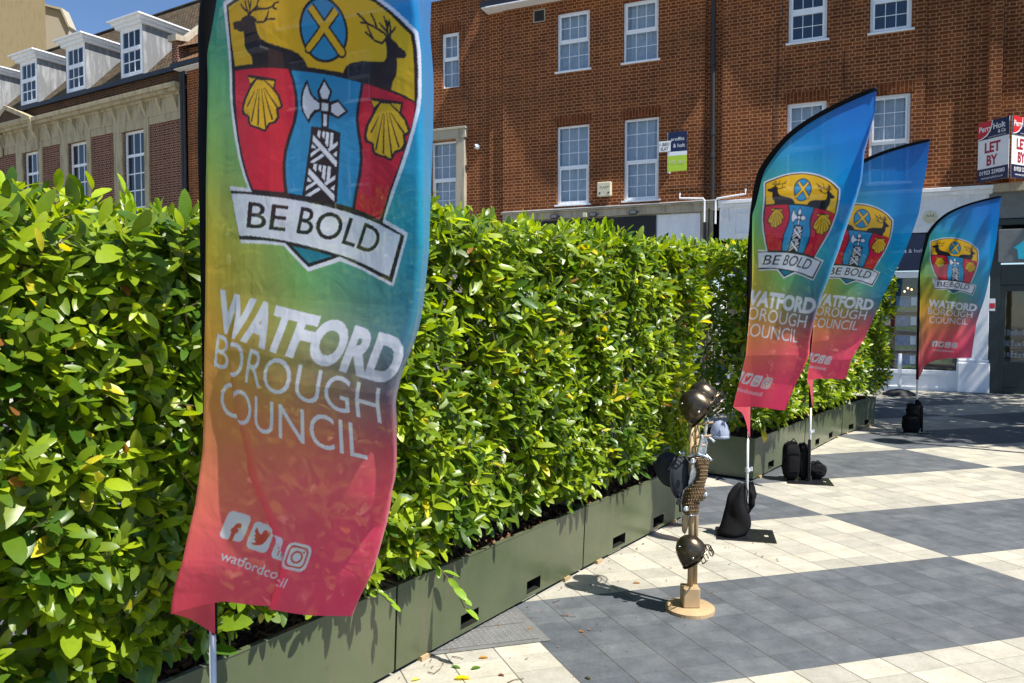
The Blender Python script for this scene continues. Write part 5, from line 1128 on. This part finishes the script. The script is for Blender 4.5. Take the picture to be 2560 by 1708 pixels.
# scale armour piece
c9 = lambda a, b_, dy=0: sp(1620 + .1914 * a, 1120 + .1914 * b_, dy)
ar = empty('toy_armour', (SX, SY, 0), 0, label='bronze scale patterned toy breastplate hanging under the sword hilts', cat='toy armour')
left = [(128, 508), (180, 545), (240, 600), (310, 632), (390, 642), (440, 625), (500, 570), (545, 510), (575, 484), (640, 466), (720, 458), (800, 462), (870, 470), (905, 500)]
right = [(150, 800), (190, 820), (260, 806), (330, 800), (400, 790), (470, 770), (530, 756), (580, 775), (640, 797), (690, 770), (735, 700), (780, 690), (860, 690), (905, 675)]
m = MB(); NR, NC = 64, 26; grid = []
for j in range(NR + 1):
    b_ = 135 + (905 - 135) * j / NR; l_ = np.interp(b_, [q[0] for q in left], [q[1] for q in left]); r_ = np.interp(b_, [q[0] for q in right], [q[1] for q in right])
    row = []
    for i in range(NC + 1):
        u = i / NC; a = l_ + (r_ - l_) * u; bulge = -.055 * math.sin(math.pi * min(1, u * .95 + .05)) - .02
        sc_ = 0; row.append(c9(a, b_, bulge - sc_))
    grid.append(row)
m.add([p for row in grid for p in row], [(j * (NC + 1) + i, j * (NC + 1) + i + 1, (j + 1) * (NC + 1) + i + 1, (j + 1) * (NC + 1) + i) for j in range(NR) for i in range(NC)])
pl = m.build('plate', 'bronze_scale', ar, smooth=True); sd = pl.modifiers.new('solid', 'SOLIDIFY'); sd.thickness = .004
m = MB()                                                  # raised scales
for j in range(3, NR - 2, 4):
    for i in range(1, NC, 3):
        p = Vector(grid[j][i + ((j // 4) % 2 if i < NC - 1 else 0)]); m.blob(p + Vector((0, -.002, 0)), .0052, .0060, .0052, amp=0, n=8, m=5)
m.build('scales', 'bronze_scale', ar, smooth=True)
m = MB(); m.tube([Vector(grid[j][0]) + Vector((0, -.004, 0)) for j in range(0, NR + 1)], .0035, 6); m.tube([Vector(grid[NR][i]) + Vector((0, -.004, 0)) for i in range(NC + 1)], .0035, 6); m.build('edge_trim', 'silver', ar, smooth=True)
m = MB()
for a, b_, r_ in ((603, 182, .0145), (518, 818, .0145), (775, 632, .012)): p = Vector(c9(a, b_, -.085)); m.lathe([(r_, 0), (r_, .004), (r_ * .7, .007), (r_ * .35, .006), (0, .012)], p, 18, (0, -1, 0))
m.build('round_stud', 'silver', ar, smooth=True)
tag(MB().blob(c9(505, 1000, .0), .018, .012, .060, seed=3, amp=.12).build('scabbard', 'wood', None, smooth=True, matrix=Matrix.Translation((SX, SY, 0))), 'brown toy scabbard tip below the scale armour', 'scabbard')
def hat(c, rx, rz_, ry, rot, lab):
    e = empty('black_hat', (SX + c[0], SY + c[1], c[2]), rot[2], label=lab, cat='hat', group='black hats on the stand'); e.rotation_euler = rot
    m = MB(); m.lathe([(1.0, 0), (1.0, .02), (.96, .03), (.93, .12), (.85, .28), (.65, .42), (.35, .5), (0, .52)], (0, 0, 0), 40, (0, -1, 0)); m.v = [(x * rx, y * ry, z * rz_) for x, y, z in m.v]
    o = m.build('crown', 'felt', e, smooth=True); sd = o.modifiers.new('solid', 'SOLIDIFY'); sd.thickness = .003
    m = MB(); m.tube([(rx * math.cos(a), 0, rz_ * math.sin(a)) for a in np.linspace(0, 6.283, 44)], .004, 6, caps=False); m.build('rim', 'felt', e, smooth=True)
    return e
hat(c9(300, 300, .05), .074, .094, .05, (R(0), R(-16), R(-24)), 'flat black hat at the left of the stand, partly behind the other')
hat(c9(470, 420, -.00), .084, .122, .05, (R(0), R(-12), R(28)), 'black hat hanging edge on beside the scale armour')
m = MB(); m.tube([c9(400, 690, -.03), c9(440, 705, -.04), c9(455, 720, -.04)], .006, 6); m.box(c9(370, 700)[0], c9(410, 700)[0], -.05, -.03, c9(370, 735)[2], c9(370, 690)[2]); m.tube([c9(405, 560, -.02), c9(430, 640, -.03), c9(440, 860, -.02)], .005, 6)
tag(m.build('leather_strap', 'felt', None, matrix=Matrix.Translation((SX, SY, 0))), 'black buckled strap dangling below the hats', 'strap')
m = MB(); m.blob(c9(480, 80, .02), .014, .012, .012, amp=.1, n=12, m=8); m.tube([c9(420, 60, .02), c9(440, 90, .02), c9(515, 45, .02)], .005, 6); tag(m.build('buckle', 'silver', None, smooth=True, matrix=Matrix.Translation((SX, SY, 0))), 'small silver buckle above the black hats', 'buckle')
# pale plastic helmet on the planter behind the stand
p = G(1809, 1086, .40); e = empty('plastic_helmet', (1.98, 7.00, .405), R(-15), label='pale translucent plastic helmet resting on the planter end', cat='helmet')
b_ = NT('pale_plastic'); pb = b_.pbsdf(Base_Color=(.42, .47, .62, 1), Roughness=.18); b_.set(pb, 'Transmission Weight', .35); pm = b_.done(pb)
m = MB(); m.lathe([(.085, 0), (.088, .03), (.086, .07), (.072, .12), (.045, .155), (.018, .168), (0, .17)], (0, 0, 0), 28); o = m.build('shell', pm, e, smooth=True)
m = MB(); m.lathe([(.086, 0), (.094, .0), (.094, .02), (.088, .028)], (0, 0, 0), 28); m.box(.0, .006, -.095, -.085, .03, .10); m.build('band', pm, e, smooth=True)

# ------------------------------------------------------------------ white post, lamp post, tree out of the frame, litter
p = G(2248, 988); e = empty('barrier_post', (p.x, p.y, 0), 0, label='thin white barrier post in a black rubber foot before the estate agent', cat='post')
m = MB(); m.box(-.028, .028, -.02, .02, .05, .80); m.build('post', 'paint_white', e, bevel=.004)
MB().lathe([(0, 0), (.30, 0), (.29, .03), (.18, .09), (.05, .12), (0, .12)], (0, 0, 0), 32).build('foot', 'rubber', e, smooth=True)
e = empty('lamp_post', (7.95, 6.85, 0), 0, label='slender dark lamp post whose long shadow crosses the paving', cat='lamp post')
MB().tube([(0, 0, 0), (0, 0, 3), (0, 0, 6.2)], [.07, .05, .04], 14).build('post', 'pipe_iron', e, smooth=True)
MB().lathe([(0, 0), (.10, 0), (.22, .25), (.20, .30), (0, .45)], (0, 0, 6.2), 20).build('lantern', 'pipe_iron', e, smooth=True)
def street_tree(x, y, h, rad, seed, lab, n=5200, zc=None):
    rg = np.random.default_rng(seed); e = empty('street_tree', (x, y, 0), 0, label=lab, cat='tree', group='trees beyond the right edge'); zc = zc or h * .72
    m = MB(); m.tube([(0, 0, 0), (.05, .02, 1.5), (0, .05, 3.2), (.1, 0, h * .8)], [.16, .12, .09, .03], 10)
    for k in range(14):
        a = rg.uniform(0, 6.28); z0 = rg.uniform(2.6, h * .75); r_ = rad * rg.uniform(.6, .95); m.tube([(0, 0, z0), (r_ * .5 * math.cos(a), r_ * .5 * math.sin(a), z0 + r_ * .35), (r_ * math.cos(a), r_ * math.sin(a), z0 + r_ * .6)], [.05, .03, .01], 6)
    m.build('trunk', 'stem', e, smooth=True)
    nc = 70; cen = rg.normal(0, 1, (nc, 3)); cen /= np.linalg.norm(cen, axis=1)[:, None]; cen *= (rg.uniform(.35, 1, (nc, 1)) ** .5) * np.array([rad, rad, h * .26]); cen[:, 2] += zc
    idx = rg.integers(0, nc, n); P = cen[idx] + rg.normal(0, rad * .13, (n, 3)); D = rg.normal(0, 1, (n, 3)); N = rg.normal(0, .5, (n, 3)) + [0, 0, 1]; L_ = rg.uniform(.09, .17, n)
    leaves_object('crown', [leaf_batch(P, D, N, L_, L_ * .42, np.tile([.07, .15, .02], (n, 1)) * rg.uniform(.6, 1.4, (n, 1)), rg.uniform(0, .3, n), rg.uniform(0, .3, n), True)], e)
street_tree(10.0, 8.9, 8.0, 2.4, 1, 'leafy street tree just beyond the right edge, near the farthest banner', 6200, 6.3)
street_tree(12.6, 10.2, 8.5, 2.7, 2, 'second leafy street tree farther off the right edge', 6200, 6.5)
street_tree(10.6, 7.7, 7.6, 1.9, 6, 'smaller street tree beyond the right edge, closest to the camera', 3800, 6.0)
# fallen leaves, twigs and bark on the slabs
def fallen(sx, sy, L_, ang, col, lab, kind='fallen_leaf', tp='leaf', curl=.25):
    p = G(sx, sy); D = np.array([[math.cos(ang), math.sin(ang), .12]]); N = np.array([[.1, .1, 1.0]])
    V = leaf_batch(np.array([[p.x, p.y, .006]]), D, N, np.array([L_]), np.array([L_ * .24]), np.array([col]), np.array([curl]), np.array([.3]))
    o = leaves_object(kind, [V], None); tag(o, lab, 'leaf', 'fallen leaves and twigs on the slabs')
fallen(1135, 1700, .075, .2, (.62, .50, .01), 'bright yellow fallen leaf on the pale slabs near the bottom edge')
fallen(1178, 1676, .05, .6, (.09, .20, .02), 'green fallen leaf just above the yellow one'); fallen(1128, 1668, .045, -.3, (.10, .22, .03), 'green leaf fragment left of the other green leaf')
fallen(1197, 1648, .045, .3, (.50, .26, .08), 'tan dry leaf on a pale slab'); fallen(1245, 1690, .04, .1, (.16, .07, .035), 'brown curled leaf right of the yellow leaf', curl=.6)
fallen(1448, 1582, .035, .4, (.55, .20, .04), 'orange brown leaf on the dark slabs', curl=.6); fallen(1315, 1575, .035, .2, (.40, .20, .07), 'tan leaf by the metal cover'); fallen(1030, 1705, .06, .8, (.60, .55, .15), 'pale yellow leaf against the foot of the planter', curl=.5)
fallen(1582, 1459, .045, .1, (.45, .20, .05), 'orange leaf at the edge of the dark slabs by the stand'); fallen(1288, 1580, .04, 1.0, (.10, .05, .03), 'dark shrivelled leaf on the metal cover', curl=.7); fallen(1462, 1695, .04, -.5, (.07, .06, .03), 'dark leaf at a slab corner near the bottom', curl=.6)
def twig(pts, lab):
    m = MB(); m.tube([tuple(G(x, y, .006)) for x, y in pts], [.0025] + [.0018] * (len(pts) - 1), 5); tag(m.build('twig', 'stem'), lab, 'twig', 'fallen leaves and twigs on the slabs')
twig([(1130, 1641), (1145, 1643), (1158, 1647)], 'short dark twig by the planter foot'); twig([(1070, 1680), (1085, 1684), (1100, 1672), (1106, 1662)], 'bent green brown twig near the planter corner')
twig([(1403, 1537), (1420, 1540), (1440, 1541)], 'reddish twig among crumbs on the dark slabs'); twig([(1268, 1707), (1285, 1699), (1310, 1696)], 'thin reddish stem on the pale slabs at the bottom edge')
twig([(1382, 1505), (1392, 1503), (1399, 1499)], 'forked dark twig at the edge of the dark slabs')
m = MB(); rg = random.Random(3)
for k in range(240):
    t = rg.random(); q = J[1] + (J[4] - J[1]) * t; dd = rg.random() ** 2.5 * .9; x = q[0] + .8 * dd + .02; y = q[1] - .6 * dd - .02; a = rg.uniform(0, 3.14); l_ = rg.uniform(.002, .009); w_ = l_ * rg.uniform(.2, .5)
    m.add([(x + math.cos(a) * l_ * u - math.sin(a) * w_ * v, y + math.sin(a) * l_ * u + math.cos(a) * w_ * v, .007 + .002 * u) for u, v in ((-1, -1), (1, -1), (1, 1), (-1, 1))], [(0, 1, 2, 3)])
tag(m.build('bark_crumbs', 'bark_chip'), 'scattered bark crumbs on the slabs by the planters', 'debris', kind='stuff')
# metal inspection cover in the paving (slab axes)
A_ = Vector((.965, .262, 0)); B_ = Vector((.38, -.925, 0)); O_ = Vector((2.46, 5.78, 0))
def AB(a, b_, z=.004): return O_ + A_ * a + B_ * b_ + Vector((0, 0, z))
e = empty('inspection_cover', AB(-3.4, 1.3, 0), 0, label='grey studded metal inspection cover let into the slabs by the planter', cat='cover')
off = AB(-3.4, 1.3, 0)
def qd(a0, a1, b0, b1, z): return [AB(a0, b0, z) - off, AB(a1, b0, z) - off, AB(a1, b1, z) - off, AB(a0, b1, z) - off]
m = MB(); m.add(qd(-3.98, -2.975, 1.07, 1.58, .004), [(0, 1, 2, 3)]); m.build('frame', 'cover_plate', e)
for b0, b1 in ((1.09, 1.345), (1.36, 1.545)):
    m = MB(); m.add(qd(-3.90, -3.02, b0, b1, .006), [(0, 1, 2, 3)]); pn = m.build('panel', 'cover_plate', e)
    m = MB(); na, nb_ = 30, int((b1 - b0) / .026)
    for i in range(na):
        for j in range(nb_):
            c = AB(-3.89 + .87 * (i + .5) / na, b0 + (b1 - b0) * (j + .5) / nb_, .0063) - off; a = .008
            m.add([c + Vector((a * math.cos(t), a * math.sin(t), 0)) for t in (0, 1.57, 3.14, 4.71)] + [c + Vector((a * .5 * math.cos(t), a * .5 * math.sin(t), .002)) for t in (0, 1.57, 3.14, 4.71)], [(0, 1, 5, 4), (1, 2, 6, 5), (2, 3, 7, 6), (3, 0, 4, 7), (4, 5, 6, 7)])
    m.build('studs', 'cover_plate', pn)['kind'] = 'stuff'
